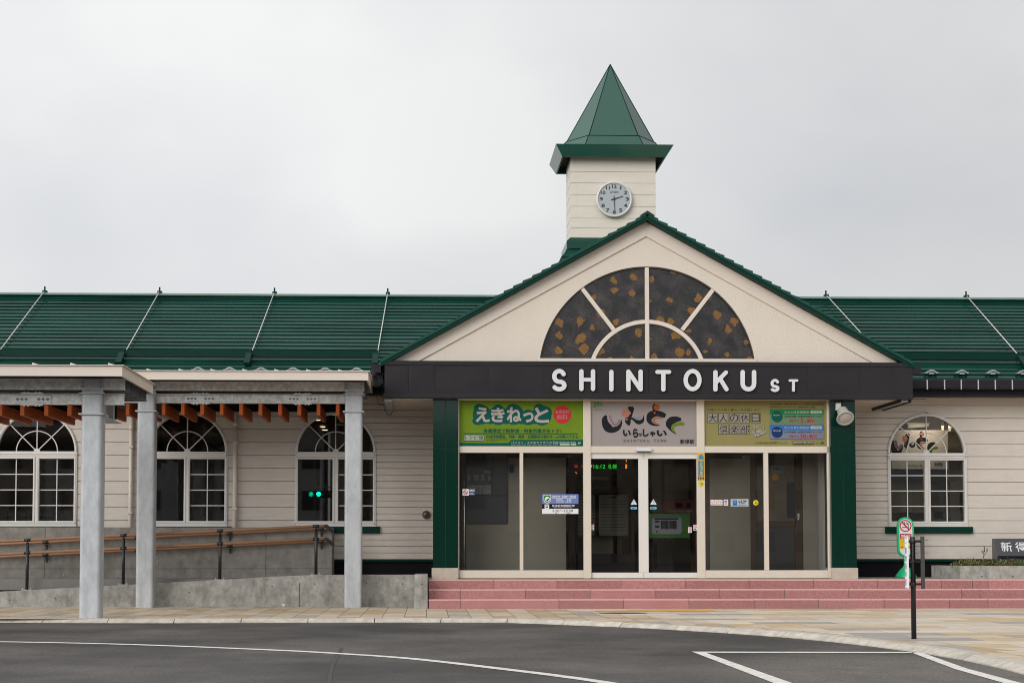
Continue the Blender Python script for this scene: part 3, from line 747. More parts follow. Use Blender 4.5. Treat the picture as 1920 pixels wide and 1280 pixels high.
for (c, mode), lab in zip(WIN, (None, 'window with plain left sash and gridded right sash', 'window with plain left sash and gridded right sash, half hidden by steel post', None)):
    window(c, mode, lab)

# ---- downpipes
for px, pt, rad in ((245, 800, .048), (440.5, 792, .055)):
    x = X(px, YW - .07); mb = MB(); z1 = Zh(pt, YW - .07)
    mb.tube([(x, YW - .07, ZL), (x, YW - .07, z1 + .25)], rad * .8); mb.tube([(x, YW - .07, z1 - .08), (x, YW - .07, z1)], rad)
    dp = mb.build('downpipe', M['downpipe'], B)
    mb = MB()
    for zz in (z1 - .42, z1 - 1.7): mb.box(x - rad, x + rad, YW - .125, YW - .001, zz, zz + .025)
    mb.build('pipe_clip', M['downpipe'], dp)

# ---- main roof with horizontal pans
SL = .563; AL = math.atan(SL); YE, ZE = 27.95, 4.32; YR_ = 31.87
def roof_prof(length, row=.2, lip=.020):
    pr = []; s = 0
    while s < length - 1e-6:
        e = min(s + row, length)
        pr += [(s + .004, .0), (s - .012, .003), (s - .012, lip * .75), (s - .004, lip), (s + .095, .001), (e + .003, .0)]
        s = e
    return pr
LEN = (YR_ - YE) / math.cos(AL)
pr = [(YE + s * math.cos(AL) - h * math.sin(AL), ZE + s * math.sin(AL) + h * math.cos(AL)) for s, h in roof_prof(LEN)]
mb = MB(); mb.sm = False
# slight waviness of the sheet: pieces of a few metres with tiny level changes
xs = [XL - .4]
while xs[-1] < XR + .4: xs.append(xs[-1] + random.uniform(1.4, 2.6))
for a, b in zip(xs, xs[1:]):
    n1 = len(pr)
    A = [mb.vert((a, p[0], p[1] + .010 * mnoise.noise(Vector((a * .31, p[0] * 2.0, 0))))) for p in pr]
    Bv = [mb.vert((b, p[0], p[1] + .010 * mnoise.noise(Vector((b * .31, p[0] * 2.0, 0))))) for p in pr]
    for k in range(n1 - 1): mb.face([A[k], Bv[k], Bv[k + 1], A[k + 1]])
# rear slope and underside
zr_ = ZE + SL * (YR_ - YE)
mb.quad((XL - .4, YR_, zr_), (XR + .4, YR_, zr_), (XR + .4, 35.8, ZE), (XL - .4, 35.8, ZE))
roof = mb.build('roof', M['green_metal'], B)
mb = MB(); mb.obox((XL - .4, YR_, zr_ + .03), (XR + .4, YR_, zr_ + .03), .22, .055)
mb.build('ridge_cap', mat('ridge_metal_sheen', (.15, .25, .21), .3, var=.12, vscale=2), roof, bevel=.015)  # paler than the roof: grazing sky reflection is put into the base colour
def on_roof(s, h): return (YE + s * math.cos(AL) - h * math.sin(AL), ZE + s * math.sin(AL) + h * math.cos(AL))
XGL, XGR = X(717, 27.9), X(1712, 27.9)
# snow guard bars
for a, b in ((XL, X(708, 28.7)), (X(1640, 28.7), XR)):
    mb = MB(); y, z = on_roof(.93, .04)
    mb.box(a, b, y - .012, y + .004, z - .02, z + .125); mb.box(a, b, y - .08, y - .013, z - .022, z - .008)
    sg = mb.build('snow_guard', M['green_dark'], B)
# stay rods with ridge posts and feet
for (tx, ty), (bx, by) in (((83.5, 547), (-1, 657)), ((299, 547), (233, 664.5)), ((514.5, 548), (470.5, 664.5)), ((727, 549), (707.5, 665)), ((1549, 553), (1600, 615)), ((1812, 555), (1912.7, 668))):
    t = P(tx, ty, YR_ - .05); y, z = on_roof(.98, .07)
    if tx == 1549:
        b = P(1655, 668, y); b.z = z
    else:
        b = P(bx, by, y); b.z = z
    if tx < 100: b = P(-1, 657, y + .05); b.z = z; b.x = t.x - (P(299, 547, YR_ - .05).x - P(233, 664.5, y).x)
    t.z = zr_ + .10
    mb = MB(); mb.tube([t, b], .011, 8)
    rod = mb.build('stay_rod', M['ltgrey'], B)
    mb = MB(); mb.tube([(t.x, YR_ - .03, zr_), (t.x, YR_ - .03, zr_ + .2)], .018, 8); mb.box(t.x - .04, t.x + .05, YR_ - .09, YR_ + .03, zr_ + .06, zr_ + .11)
    mb.build('ridge_post', M['green_dark'], rod)
    mb = MB(); a = on_roof(.50, .06); c = on_roof(.92, .10)
    mb.obox((b.x - .03, a[0], a[1]), (b.x - .03, c[0], c[1]), .12, .07); mb.tube([(b.x, c[0] + .02, c[1]), (b.x, c[0] + .02, c[1] + .09)], .02, 8)
    mb.build('rod_foot', M['green_dark'], rod, bevel=.006)
# snow stops along the eaves
def snow_stop(px, py):
    y, z = on_roof(.19, .035); x = X(px, y, py); mb = MB()
    pf = [(a * .95, b * .72) for a, b in [(-.135, 0), (-.135, .035), (-.10, .04), (-.05, .085), (-.02, .10), (.02, .10), (.05, .085), (.10, .04), (.135, .035), (.135, 0), (.09, 0), (.05, .045), (0, .06), (-.05, .045), (-.09, 0)]]
    mb.prism([(x + a, z + b) for a, b in pf], y - .06, y + .02)
    mb.box(x - .05, x + .05, y - .05, y + .09, z - .015, z + .02)
    mb.build('snow_stop', mat('snow_stop_zinc', (.30, .315, .32), .4, metal=.3, var=.3), B)
for px in (372, 431, 490, 550, 610, 669): snow_stop(px, 690)
for px in (1745, 1802, 1860, 1917, 1975, 2033): snow_stop(px, 692)
# gutters
ygu = 27.78
for a, b, pxs in ((XL - .3, X(735, ygu), range(-300, 735, 33)), (X(1650, ygu), XR + .3, [1741, 1773.5, 1805, 1837, 1869, 1901, 1933, 1965, 1997])):
    z1 = Zh(712.5, ygu, 1800) + .0; z0 = Zh(729, ygu, 1800)
    mb = MB(); mb.prism([(ygu, z1), (ygu + .015, z0 + .02), (ygu + .05, z0), (27.95, z0), (27.95, z1 + .03), (ygu + .01, z1 + .03)], a, b, 'X')
    gu = mb.build('gutter', M['gutter'], B)
    mb = MB()
    for p in pxs:
        x = X(p, ygu); mb.box(x - .012, x + .012, ygu - .012, ygu - .001, z0 - .01, z1 + .005)
    mb.build('gutter_bracket', M['steel'], gu)
    mb = MB(); zb = Zh(745.5, 28.2, 1800)
    mb.box(a, b, 28.0, 28.05, zb + .06, z1 + .05); mb.box(a, b, 28.0, 28.22, zb, zb + .056)
    mb.build('eaves_board', M['gutter'], B)
    mb = MB(); mb.box(a, b, 28.225, YW + .02, zb + .02, zb + .04)
    mb.build('soffit', M['cream'], B)

# ---- gabled entrance block
AX = X(1214.5, YF, 600)
ZA = Zh(397, YF, 1214)
EXL, EXR = X(716, YF, 700), X(1713, YF, 700)
HR = (EXR - EXL) / 2
ZEG = Zh(678, YF, 720)
SG = (ZA - .07 - ZEG) / HR; AG = math.atan(SG)
lenG = HR / math.cos(AG)
mb = MB()
for sgn in (-1, 1):
    pts = []; bot_ = []; q_ = 0.0
    while q_ < lenG - 1e-6:
        e_ = min(q_ + .2, lenG)
        for s_, h in ((q_, .014), (q_ + .001, .042), (q_ + .018, .047), (q_ + .07, .037), (e_ - .001, .018)):
            pts.append((AX + sgn * (HR - s_ * math.cos(AG) + h * math.sin(AG)), ZEG + s_ * math.sin(AG) + h * math.cos(AG)))
            bot_.append((AX + sgn * (HR - s_ * math.cos(AG)), ZEG + s_ * math.sin(AG) - .018))
        q_ = e_
    for p, q, u_, v_ in zip(pts, pts[1:], bot_, bot_[1:]):
        mb.quad((u_[0], YF - .03, u_[1]), (v_[0], YF - .03, v_[1]), (q[0], YF - .03, q[1]), (p[0], YF - .03, p[1]))
    for p, q in zip(pts, pts[1:]):
        mb.quad((p[0], YF - .03, p[1]), (q[0], YF - .03, q[1]), (q[0], 33.4, q[1]), (p[0], 33.4, p[1]))
    back = [(AX + sgn * HR, ZEG - .02), (AX, ZA - .09)]
    mb.quad((AX + sgn * HR, YF - .03, ZEG - .02), (AX, YF - .03, ZA - .09), (AX, 33.4, ZA - .09), (AX + sgn * HR, 33.4, ZEG - .02))
groof = mb.build('gable_roof', mat('gable_roof_metal', (.008, .055, .040), .4, var=.12, vscale=2, spec=.2), B)
mb = MB()   # ridge cap of the gable roof
for sgn in (-1, 1):
    mb.prism([(AX, ZA + .01), (AX + sgn * .13, ZA - .13 * SG - .0), (AX + sgn * .13, ZA - .13 * SG - .055), (AX, ZA - .05)], YF - .05, 33.3)
mb.build('ridge_cap', M['green_metal'], groof)
mb = MB()   # verge trim under the tiles
th = .062
for sgn in (-1, 1):
    dz = th / math.cos(AG)
    mb.prism([(AX, ZA - .085), (AX + sgn * HR, ZEG - .015), (AX + sgn * HR, ZEG - .015 - dz), (AX, ZA - .085 - dz)], YF - .018, YG + .05)
mb.build('verge_trim', M['green_dark'], groof)
ZFT = Zh(677.5, YF, 1200)                     # top of fascia
zv = ZA - .085 - th / math.cos(AG)            # apex below the trim
def below(x): return zv - abs(x - AX) * SG
bw = .265                                      # bargeboard (vertical)
xb = HR - .02 - 0
mb = MB()
for sgn in (-1, 1):
    e = (zv - ZFT) / SG; e2 = (zv - bw - ZFT) / SG
    mb.prism([(AX, zv), (AX + sgn * e, ZFT), (AX + sgn * (e2 + .003), ZFT), (AX, zv - bw - .003)], YG - .03, YG + .04)
mb.build('bargeboard', M['cream'], B, bevel=.003)
WCX = X(1215.5, YG); spx = 1 / (F / YG)        # metres per photo pixel here
zB = Zh(673.5, YG, 1215)
Rr = 206.4 * spx; zc = zB - 29.5 * spx
a0 = math.degrees(math.asin(29.5 / 204.4))
mb = MB()
e2 = (zv - bw - ZFT) / SG
poly = [(AX - e2, ZFT - .1), (WCX - Rr * math.cos(R(a0)), ZFT - .1)] + arc(WCX, zc, Rr, 180 - a0, a0, 48) + [(WCX + Rr * math.cos(R(a0)), ZFT - .1), (AX + e2, ZFT - .1), (AX + e2, ZFT), (AX, zv - bw), (AX - e2, ZFT)]
mb.prism(poly, YG, YG + .12)
gab = mb.build('gable', M['stucco'], B)
# art glass fan window
mb = MB(); ri = 110 * spx; zci = zB - 38 * spx; ai = math.degrees(math.asin(38 / 110)); t = 7.6 * spx
mb.prism(arc(WCX, zci, ri + t / 2, 180 - ai, ai, 40) + arc(WCX, zci, ri - t / 2, ai, 180 - ai, 40), YG + .02, YG + .09)
mb.box(WCX - t / 2, WCX + t / 2, YG + .012, YG + .085, zB, zc + Rr - .01)
for s_ in (-1, 1):
    p0 = P(1215.5 + s_ * 64, 618, YG); p1 = P(1215.5 + s_ * 123.5, 540.5, YG); d = (p1 - p0).normalized(); n_ = Vector((-d.z, 0, d.x)) * (t / 2)
    q = [p0 + n_, p0 - n_, p1 - n_, p1 + n_]; mb.prism([(v.x, v.z) for v in q], YG + .016, YG + .08)
mb.box(WCX - Rr * math.cos(R(a0)) - .03, WCX + Rr * math.cos(R(a0)) + .03, YG - .025, YG + .1, ZFT - .02, zB + .012)
fan = mb.build('fan_window', M['cream'], B, bevel=.004)
mb = MB(); mb.prism(arc(WCX, zc, Rr - .002, 180 - a0, a0, 48) + arc(WCX, zc, Rr - .022, a0, 180 - a0, 48), YG + .03, YG + .058); mb.build('frame', M['brown_black'], fan)
mb = MB(); mb.face([mb.vert((x, YG + .06, z)) for x, z in arc(WCX, zc, Rr, 180 - a0, a0, 48)]); mb.build('art_glass', M['stained'], fan)
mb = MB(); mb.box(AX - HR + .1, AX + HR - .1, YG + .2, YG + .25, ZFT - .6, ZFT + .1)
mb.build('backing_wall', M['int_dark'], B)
# fascia: dented sheet metal panels
ZFB = Zh(747.5, YF, 1200)
zt_, zb_ = Zh(686, YF, 1200), Zh(738.5, YF, 1200)
FXL, FXR = X(721, YF, 715), X(1711.5, YF, 715)
mb = MB(); seams = [X(p, YF, 715) for p in (721, 766, 816, 917, 1018, 1118, 1216, 1315, 1414, 1513, 1612, 1711.5)]
mb.sm = True
for si, (a, b) in enumerate(zip(seams, seams[1:])):
    nx, nz = 14, 8; gid = []
    amp = .006 if si < 6 else .0035
    for k in range(nz + 1):
        row = []
        for q in range(nx + 1):
            u, w_ = q / nx, k / nz; x = a + .002 + (b - a - .004) * u; z = zb_ + (zt_ - zb_) * w_
            e = 1 - (2 * u - 1) ** 8
            d = amp * e * (math.sin(math.pi * w_) * .9 + 2.2 * mnoise.noise(Vector((x * 1.3, z * 2.4, si * 3.1)))) + (.002 if si % 2 else 0)
            row.append(mb.vert((x, YF - d, z)))
        gid.append(row)
    for k in range(nz):
        for q in range(nx): mb.face([gid[k][q], gid[k][q + 1], gid[k + 1][q + 1], gid[k + 1][q]])
mb.sm = False
mb.box(FXL, FXR, YF + .012, YF + .05, ZFB, ZFT)
for x0_, x1_ in ((FXL, FXL + .05), (FXR - .05, FXR)): mb.box(x0_, x1_, YF + .051, YW, ZFB + .01, ZFT)
fas = mb.build('fascia', M['black_metal'], B, fix=False)
mb = MB(); mb.prism([(YF - .012, zt_), (YF - .012, ZFT - .01), (YF + .16, ZFT + .012), (YF + .16, zt_)], X(718.5, YF), X(1713.5, YF), 'X'); mb.build('top_flashing', M['black_metal'], fas, bevel=.006)
mb = MB(); mb.box(X(717.5, YF), X(1713.5, YF), YF - .03, YF + .06, ZFB - .004, zb_); mb.build('drip_edge', M['black_metal'], fas, bevel=.012)
mb = MB(); mb.box(FXL + .02, FXR - .02, YF + .061, YW + .02, ZFB + .004, ZFB + .03); mb.build('soffit', M['cream'], B)
# side gutters of the gable roof, brackets under the soffit
for sgn, pe in ((-1, 697), (1, 1731)):
    xe = AX + sgn * (HR + .0); w_ = .20
    prof = [(xe, ZEG - .05), (xe + sgn * w_, ZEG - .03), (xe + sgn * (w_ - .03), ZEG - .10), (xe + sgn * (w_ - .03), ZEG - .17), (xe, ZEG - .20)]
    mb = MB(); mb.prism(prof, YF + .02, YW - .3); mb.build('gutter', M['gutter'], B)
mb = MB()
prof = [(X(698, YF), Zh(682, YF)), (X(716, YF), Zh(682, YF)), (X(717, YF), Zh(716, YF)), (X(710, YF), Zh(722, YF))]
mb.prism(prof, YF + .25, YF + .5); mb.build('rain_head', M['gutter'], B)
mb = MB(); mb.obox((X(727, YF) , YF + .08, ZFB - .028), (X(727, YF), YW - .1, ZFB - .028), .13, .055); mb.build('soffit_channel', M['galv_dark'], B)
mb = MB()
for dx in (-.10, .10): mb.obox((FXR - .13 + dx, YF + .08, ZFB - .02), (FXR - .13 + dx, YW - .15, ZFB - .02), .05, .055)
sch = mb.build('soffit_channel', M['gutter'], B)
mb = MB(); mb.obox((FXR - .13, YF + .08, ZFB - .018), (FXR - .13, YW - .15, ZFB - .018), .13, .03); mb.build('lamp_tube', M['galv_dark'], sch)
mb = MB(); mb.tube(catmull([tuple(P(706, 743, 27.6)), tuple(P(711, 757, 27.8)), tuple(P(719, 760, 28.1)), tuple(P(722, 768, 28.3)), tuple(P(730, 779, 28.4)), tuple(P(737, 770, 28.4))], 8), .006, 6); mb.build('cable', M['black'], B)

# columns of glazed tile on stone plinths
for a, b, pa, pb in ((812, 858.3, 809.7, 859), (1558, 1604.5, 1559, 1607)):
    x0, x1 = X(a, YC), X(b, YC); zt2 = ZFB + .002; zb2 = Zh(1063, YC); zm = Zh(841, YC); g = .0045
    mb = MB(); mb.box(x0 + .004, x1 - .004, YC + .004, YC + .45, ZL, zt2)
    c_ = mb.build('column', M['tile_joint'], B)
    mb = MB(); xm = (x0 + x1) / 2
    for xa_, xb_ in ((x0, xm - g), (xm + g, x1)):
        for za_, zb__ in ((zb2, zm - g), (zm + g, zt2 - .002)):
            mb.box(xa_, xb_, YC - .008, YC + .003, za_, zb__)
    for ya_, yb_ in ((YC + .005, YC + .22), (YC + .228, YC + .44)):
        for za_, zb__ in ((zb2, zm - g), (zm + g, zt2 - .002)):
            mb.box(x0 - .0, x0 + .003, ya_, yb_, za_, zb__); mb.box(x1 - .003, x1, ya_, yb_, za_, zb__)
    mb.build('tile', M['tile_green'], c_)
    mb = MB(); mb.box(X(pa, YC - .03), X(pb, YC - .03), YC - .03, YC + .46, ZL - .02, zb2 - .012); mb.build('plinth', M['stone'], c_, bevel=.006)

# entrance screen
mb = MB(); Yf = YFR
zs0, zs1 = Zh(1083, Yf), Zh(1068.5, Yf)
def fbar(x0, x1, y0, y1, da=0, db=.08): pbox(mb, x0, x1, y0, y1, Yf + da, Yf + db)
fbar(858.6, 861.2, 747, 1083.5); fbar(1554, 1558, 747, 1083.5)
fbar(1094.6, 1107.4, 747, 1083.7, -.012, .09); fbar(1308.6, 1320.6, 747, 1083.7, -.012, .09)
fbar(861.3, 1094.5, 836.5, 848.3); fbar(1107.5, 1308.5, 836.5, 849.0); fbar(1320.7, 1553.9, 836.5, 848.3)
fbar(861.3, 1094.5, 1068.5, 1083.5); fbar(1320.7, 1553.9, 1068.5, 1083.5)
fbar(974.8, 981, 848.4, 1068.4, .004); fbar(1433.8, 1440.4, 848.4, 1068.4, .004)
fbar(861.3, 1094.5, 747, 750.5, .01); fbar(1107.5, 1308.5, 747, 751.5, .01); fbar(1320.7, 1553.9, 747, 750, .01)
ent = mb.build('entrance_frame', M['frame_cream'], B, bevel=.005)
for a, b in ((861.2, 974.8), (981, 1094.6), (1320.6, 1433.8), (1440.4, 1554)):
    mb = MB(); prect(mb, a, b, 848.3, 1068.5, Yf + .045); mb.build('pane', M['glass'], ent)
def door(x0, x1, g0, g1):
    mb = MB(); Yd = Yf + .035
    for a, b, c, d in ((x0, x1, 849.4, 859.6), (x0, x1, 1072.8, 1083.4), (x0, g0, 859.7, 1072.7), (g1, x1, 859.7, 1072.7)):
        if b - a > .2: pbox(mb, a, b, c, d, Yd, Yd + .045)
    d_ = mb.build('door', M['door_white'], B, bevel=.004)
    mb = MB(); prect(mb, g0, g1, 859.6, 1072.8, Yd + .02); mb.build('pane', M['glass'], d_)
door(1107.6, 1207, 1108.2, 1198.2); door(1207.8, 1308.4, 1215.2, 1307.8)

# ---- clock tower on the roof
YT = 30.45; TD = 1.02
TX0, TX1 = X(1070.5, YT, 400), X(1229.6, YT, 400)
tz = [Zh(y, YT, 1150) for y in (290 + 1000 / 6.4, 290 + 883 / 6.4, 290 + 765 / 6.4, 290 + 622 / 6.4, 290 + 482 / 6.4, 290 + 342 / 6.4, 290 + 207 / 6.4, 294)]
mb = MB(); g = .005
for a, b in zip(tz, tz[1:]):
    mb.box(TX0, TX1, YT, YT + TD, a + g, b - g)
mb.box(TX0 + .012, TX1 - .012, YT + .012, YT + TD - .012, 5.6, tz[-1])
for px in (1081, 1220.5): 
    x = X(px, YT, 400); mb.box(x - .002, x + .002, YT - .002, YT + .002, tz[2], tz[-1] - .01)
tw = mb.build('tower', M['tower_siding'], B)
zc1, zc0 = Zh(270.5, YT - .33, 1150), Zh(294, YT - .22, 1150)
xa1, xb1 = X(1042.5, YT - .33, 280), X(1263.4, YT - .33, 280); xa0, xb0 = X(1054, YT - .22, 280), X(1248, YT - .22, 280)
ya1, ya0 = YT - .33, YT - .22; yb1, yb0 = YT + TD + .33, YT + TD + .22
mb = MB()
top = [(xa1, ya1, zc1), (xb1, ya1, zc1), (xb1, yb1, zc1), (xa1, yb1, zc1)]; bot = [(xa0, ya0, zc0), (xb0, ya0, zc0), (xb0, yb0, zc0), (xa0, yb0, zc0)]
ins = [(xa0 + .03, ya0 + .03, zc0), (xb0 - .03, ya0 + .03, zc0), (xb0 - .03, yb0 - .03, zc0), (xa0 + .03, yb0 - .03, zc0)]
inu = [(p[0], p[1], zc0 + .16) for p in ins]
for k in range(4):
    j = (k + 1) % 4
    mb.quad(bot[k], bot[j], top[j], top[k]); mb.quad(bot[k], bot[j], ins[j], ins[k]); mb.quad(ins[k], ins[j], inu[j], inu[k])
mb.quad(*top)
cor = mb.build('cornice', M['spire_green'], tw)
mb = MB(); mb.box(xa0 + .035, xb0 - .035, ya0 + .035, yb0 - .035, zc0 + .15, zc0 + .16); mb.build('cornice_soffit', mat('soffit_timber', (.10, .075, .05), .7, var=.25, vscale=6), cor) if False else None
mb = MB(); mb.quad(*inu); mb.build('tower_soffit', mat('soffit_timber', (.10, .075, .05), .7, var=.25, vscale=6), tw)
# spire: tall faceted cap
YM = YT + TD / 2
hx, fx, dy_ = 1.14, .63, .62
zs = zc1 + .0; zA = Zh(121, YM, 1144); cxs = X(1144.5, YM, 200)
def ringp(sx, z, f_=1.0): return [(cxs + a * sx, YM + b * sx, z) for a, b in ((-fx, -dy_), (fx, -dy_), (hx, 0), (fx, dy_), (-fx, dy_), (-hx, 0))]
zj = Zh(252, YM - dy_, 1150)
sj = (zA - zj) / (zA - zs) * .985
mb = MB(); A_ = ringp(1, zs); J_ = ringp(sj, zj); J2 = ringp(sj * .975, zj + .002)
ap = (cxs, YM, zA)
for k in range(6):
    j = (k + 1) % 6
    mb.quad(A_[k], A_[j], J_[j], J_[k]); mb.quad(J_[k], J_[j], J2[j], J2[k])
    # upper panels, subdivided for a soft buckle
    mb.face([mb.vert(J2[k]), mb.vert(J2[j]), mb.vert(ap)])
sp_ = mb.build('spire', M['spire_green'], B)
mb = MB()
for k in (0, 1, 2, 5): mb.tube([J2[k], ap], .010, 6)
for k in (0, 1, 2, 5): mb.tube([A_[k], J_[k]], .010, 6)
for k in (0, 1, 5): mb.tube([J_[k], J_[(k + 1) % 6]], .009, 6)
mb.build('hip_seam', M['green_dark'], sp_)
# base flashing of the tower
mb = MB(); zf1 = tz[0]; zf0 = Zh(467, YT - .05, 1100)
e1, e0 = .02, .10
for (ea, za), (eb, zb) in (((e1, zf1), (e0, zf1 - .085)), ((e0, zf1 - .085), (e0, zf0)), ((e0 - .03, zf0), (.23, zf0 - .20)), ((.23, zf0 - .2), (.21, zf0 - .21)), ((.21, zf0 - .21), (.75, zf0 - 1.1))):
    lo = [(TX0 - ea, YT - ea, za), (TX1 + ea, YT - ea, za), (TX1 + ea, YT + TD + ea, za), (TX0 - ea, YT + TD + ea, za)]
    hi = [(TX0 - eb, YT - eb, zb), (TX1 + eb, YT - eb, zb), (TX1 + eb, YT + TD + eb, zb), (TX0 - eb, YT + TD + eb, zb)]
    for k in range(4): mb.quad(lo[k], lo[(k + 1) % 4], hi[(k + 1) % 4], hi[k])
mb.build('tower_flashing', M['green_metal'], tw)

# ================================================================== SIGN LETTERS
S_ = thing('station_sign', 'white rounded capital letters of the station name across the charcoal fascia', 'sign letters', (X(1215, YF), YF - .02, Zh(733, YF)))
YLt = YF - .052
def letter(strokes, closed=None):
    mb = MB()
    for k, st in enumerate(strokes):
        o = stroke_outline(st); pl = [(P(x, y, YLt).x, P(x, y, YLt).z) for x, y in o]
        mb.prism(pl, YLt - .001 * k, YLt + .034 - .0005 * k)
    if closed:
        a, b = closed
        A_ = [(P(x, y, YLt).x, P(x, y, YLt).z) for x, y in a]; B_ = [(P(x, y, YLt).x, P(x, y, YLt).z) for x, y in b]; n_ = len(A_)
        for y0 in (YLt, YLt + .034):
            for k in range(n_):
                j = (k + 1) % n_
                mb.quad((A_[k][0], y0, A_[k][1]), (A_[j][0], y0, A_[j][1]), (B_[j][0], y0, B_[j][1]), (B_[k][0], y0, B_[k][1]))
        for L_ in (A_, B_):
            for k in range(n_):
                j = (k + 1) % n_
                mb.quad((L_[k][0], YLt, L_[k][1]), (L_[j][0], YLt, L_[j][1]), (L_[j][0], YLt + .034, L_[j][1]), (L_[k][0], YLt + .034, L_[k][1]))
    mb.build('letter', M['signwhite'], S_, fix=True)
w = 8.0
def ln(*p, ww=None): return [(x, y, ww or w) for x, y in p]
def sletter(x0, x1, y0, y1, ww):
    h = (y1 - y0); xm = (x0 + x1) / 2; rx = (x1 - x0) / 2 - ww / 2; r1 = h * .235; c1 = y0 + ww / 2 + r1; c2 = y1 - ww / 2 - (h - ww - 2 * r1) / 2; r2 = (h - ww - 2 * r1) / 2
    pts = []
    for a in range(-25, -271, -15): pts.append((xm + rx * .93 * math.cos(R(a)), c1 + r1 * math.sin(R(a)), ww))
    for a in range(-75, 156, 15): pts.append((xm + rx * math.cos(R(a)), c2 + r2 * math.sin(R(a)), ww))
    return pts
letter([sletter(1034.6, 1062.4, 691.2, 733.4, 8.2)])
letter([ln((1090.2, 695.8), (1090.2, 728.8)), ln((1112, 695.8), (1112, 728.8)), [(1093, 711.5, 7), (1109, 711.5, 7)]])
letter([ln((1146.4, 697), (1146.4, 729.5))])
letter([ln((1178.3, 696.3), (1178.3, 729.8)), ln((1201.2, 696.3), (1201.2, 729.8)), ln((1178.8, 697), (1200.6, 729))])
letter([ln((1232.6, 697), (1255, 697), ww=7.4), ln((1243.9, 699), (1243.9, 729.8))])
a_ = [(1298.7 + 16.8 * math.cos(R(t)), 712.2 + 20.8 * math.sin(R(t))) for t in range(0, 360, 9)]; b_ = [(1298.7 + 9.0 * math.cos(R(t)), 712.2 + 12.8 * math.sin(R(t))) for t in range(0, 360, 9)]
letter([], (a_, b_))
letter([ln((1341.6, 697.4), (1341.6, 729.7)), ln((1361.2, 698), (1344, 715.5), ww=7.6), ln((1350.5, 710), (1362.4, 729.4), ww=7.6)])
U = [(1392.7, 697.2, w)] + [(1403.4 - 10.7 * math.cos(R(t)), 718.7 + 10.7 * math.sin(R(t)), w) for t in range(0, 181, 12)] + [(1414.1, 697.2, w)]
letter([U])
letter([sletter(1444.8, 1461.6, 710, 734.4, 5.2)])
letter([ln((1481.4, 713), (1494.6, 713), ww=4.6), ln((1488, 714.5), (1488, 731.6), ww=5)])

# ================================================================== CLOCK
YK = YT - .10
cc = P(1151.8, 373.3, YK); kpx = YK / F
K = thing('wall_clock', 'round white analogue clock hung on the front of the roof tower', 'clock', (cc.x, YT, cc.z - 34 * kpx))
mb = MB(); r = 34.2 * kpx; q = 30.6 * kpx
mb.lathe([(r * .86, .098), (r * .98, .085), (r, .05), (r, .012), (r * .97, -.004), (q * 1.01, -.004), (q, .008), (q, .03)], cc, 'Y', 48); mb.build('rim', M['white'], K)
mb = MB(); mb.disc((cc.x, YK + .012, cc.z), q * 1.0, 48); mb.build('dial', M['clock_face'], K)
mb = MB()
for k in range(1, 13):
    a = R(90 - 30 * k); rad = 24.2; x = 1151.8 + rad * math.cos(a); y = 373.3 - rad * math.sin(a)
    if k == 12: y += .4
    mb = MB()
    wd = 8.8 if k >= 10 else 6.4
    if k == 1: wd = 2.4
    if k == 11: wd = 7.2
    fit_text(mb, str(k), x - wd / 2, x + wd / 2, y - 3.3, y + 3.3, YK + .0095, .028); mb.build('numeral', M['grey_ink'], K)
mb = MB()
for k in range(60):
    a = R(6 * k); x = cc.x + 29 * kpx * math.cos(a); z = cc.z + 29 * kpx * math.sin(a); mb.disc((x, YK + .0095, z), .35 * kpx if k % 5 else .55 * kpx, 6)
mb.build('minute_track', M['grey_ink'], K)
mb = MB(); fit_text(mb, 'CITIZEN', 1143.8, 1159.4, 358.4, 362.3, YK + .0095, .02); mb.build('lettering', M['grey_ink'], K)
for nm, tip, tail, wd, off in (('hour_hand', (1168.6, 367.8), (1146, 374.8), 2.2, .004), ('minute_hand', (1153.2, 400), (1151.4, 367), 1.5, .001)):
    a = P(*tip, YK + off); b = P(*tail, YK + off); d = (a - b).normalized(); n_ = Vector((-d.z, 0, d.x)) * (wd * kpx / 2)
    mb = MB(); mb.prism([((b + n_).x, (b + n_).z), ((b - n_).x, (b - n_).z), ((a - n_ * .6).x, (a - n_ * .6).z), ((a + n_ * .6).x, (a + n_ * .6).z)], YK + off - .002, YK + off); mb.build(nm, M['grey_ink'], K)
mb = MB(); mb.lathe([(.004, -.012), (.018, -.008), (.018, 0)], (cc.x, YK + .001, cc.z), 'Y', 12); mb.build('hub', M['grey_ink'], K)

# ================================================================== BANNERS
YBn = YFR + .03
def banner(x0, x1, y0, y1, m, label):
    a = P(x0, y1, YBn); b = P(x1, y0, YBn)
    t = thing('banner', label, 'banner', ((a.x + b.x) / 2, YBn, a.z))
    mb = MB(); mb.box(a.x, b.x, YBn, YBn + .006, a.z, b.z); mb.build('panel', m, t)
    return t
def sub(mb, faces):
    o = MB(); mp_ = {}
    for k in faces:
        for v in mb.f[k]:
            if v not in mp_: mp_[v] = o.vert(mb.v[v])
        o.face([mp_[v] for v in mb.f[k]])
    return o
class Pr:                                   # prints layered in front of a panel
    def __init__(s, parent, Y, name='print'): s.p = parent; s.Y = Y; s.k = 0
    def lay(s, m, fn, name='print'):
        s.k += 1; mb = MB(); fn(mb, s.Y - .0012 * s.k)
        if len(mb.marks) < 1 or (len(mb.marks) == 1 and mb.marks[0] == (0, len(mb.f))): return mb.build(name, m, s.p, fix=False)
        used = set(); o = None
        for a, b in mb.marks:
            o = sub(mb, range(a, b)).build(name if name in ('lettering', 'heading', 'logo') else 'lettering', m, s.p, fix=False); used.update(range(a, b))
        rest = [k for k in range(len(mb.f)) if k not in used]
        if rest: o = sub(mb, rest).build('print', m, s.p, fix=False)
        return o
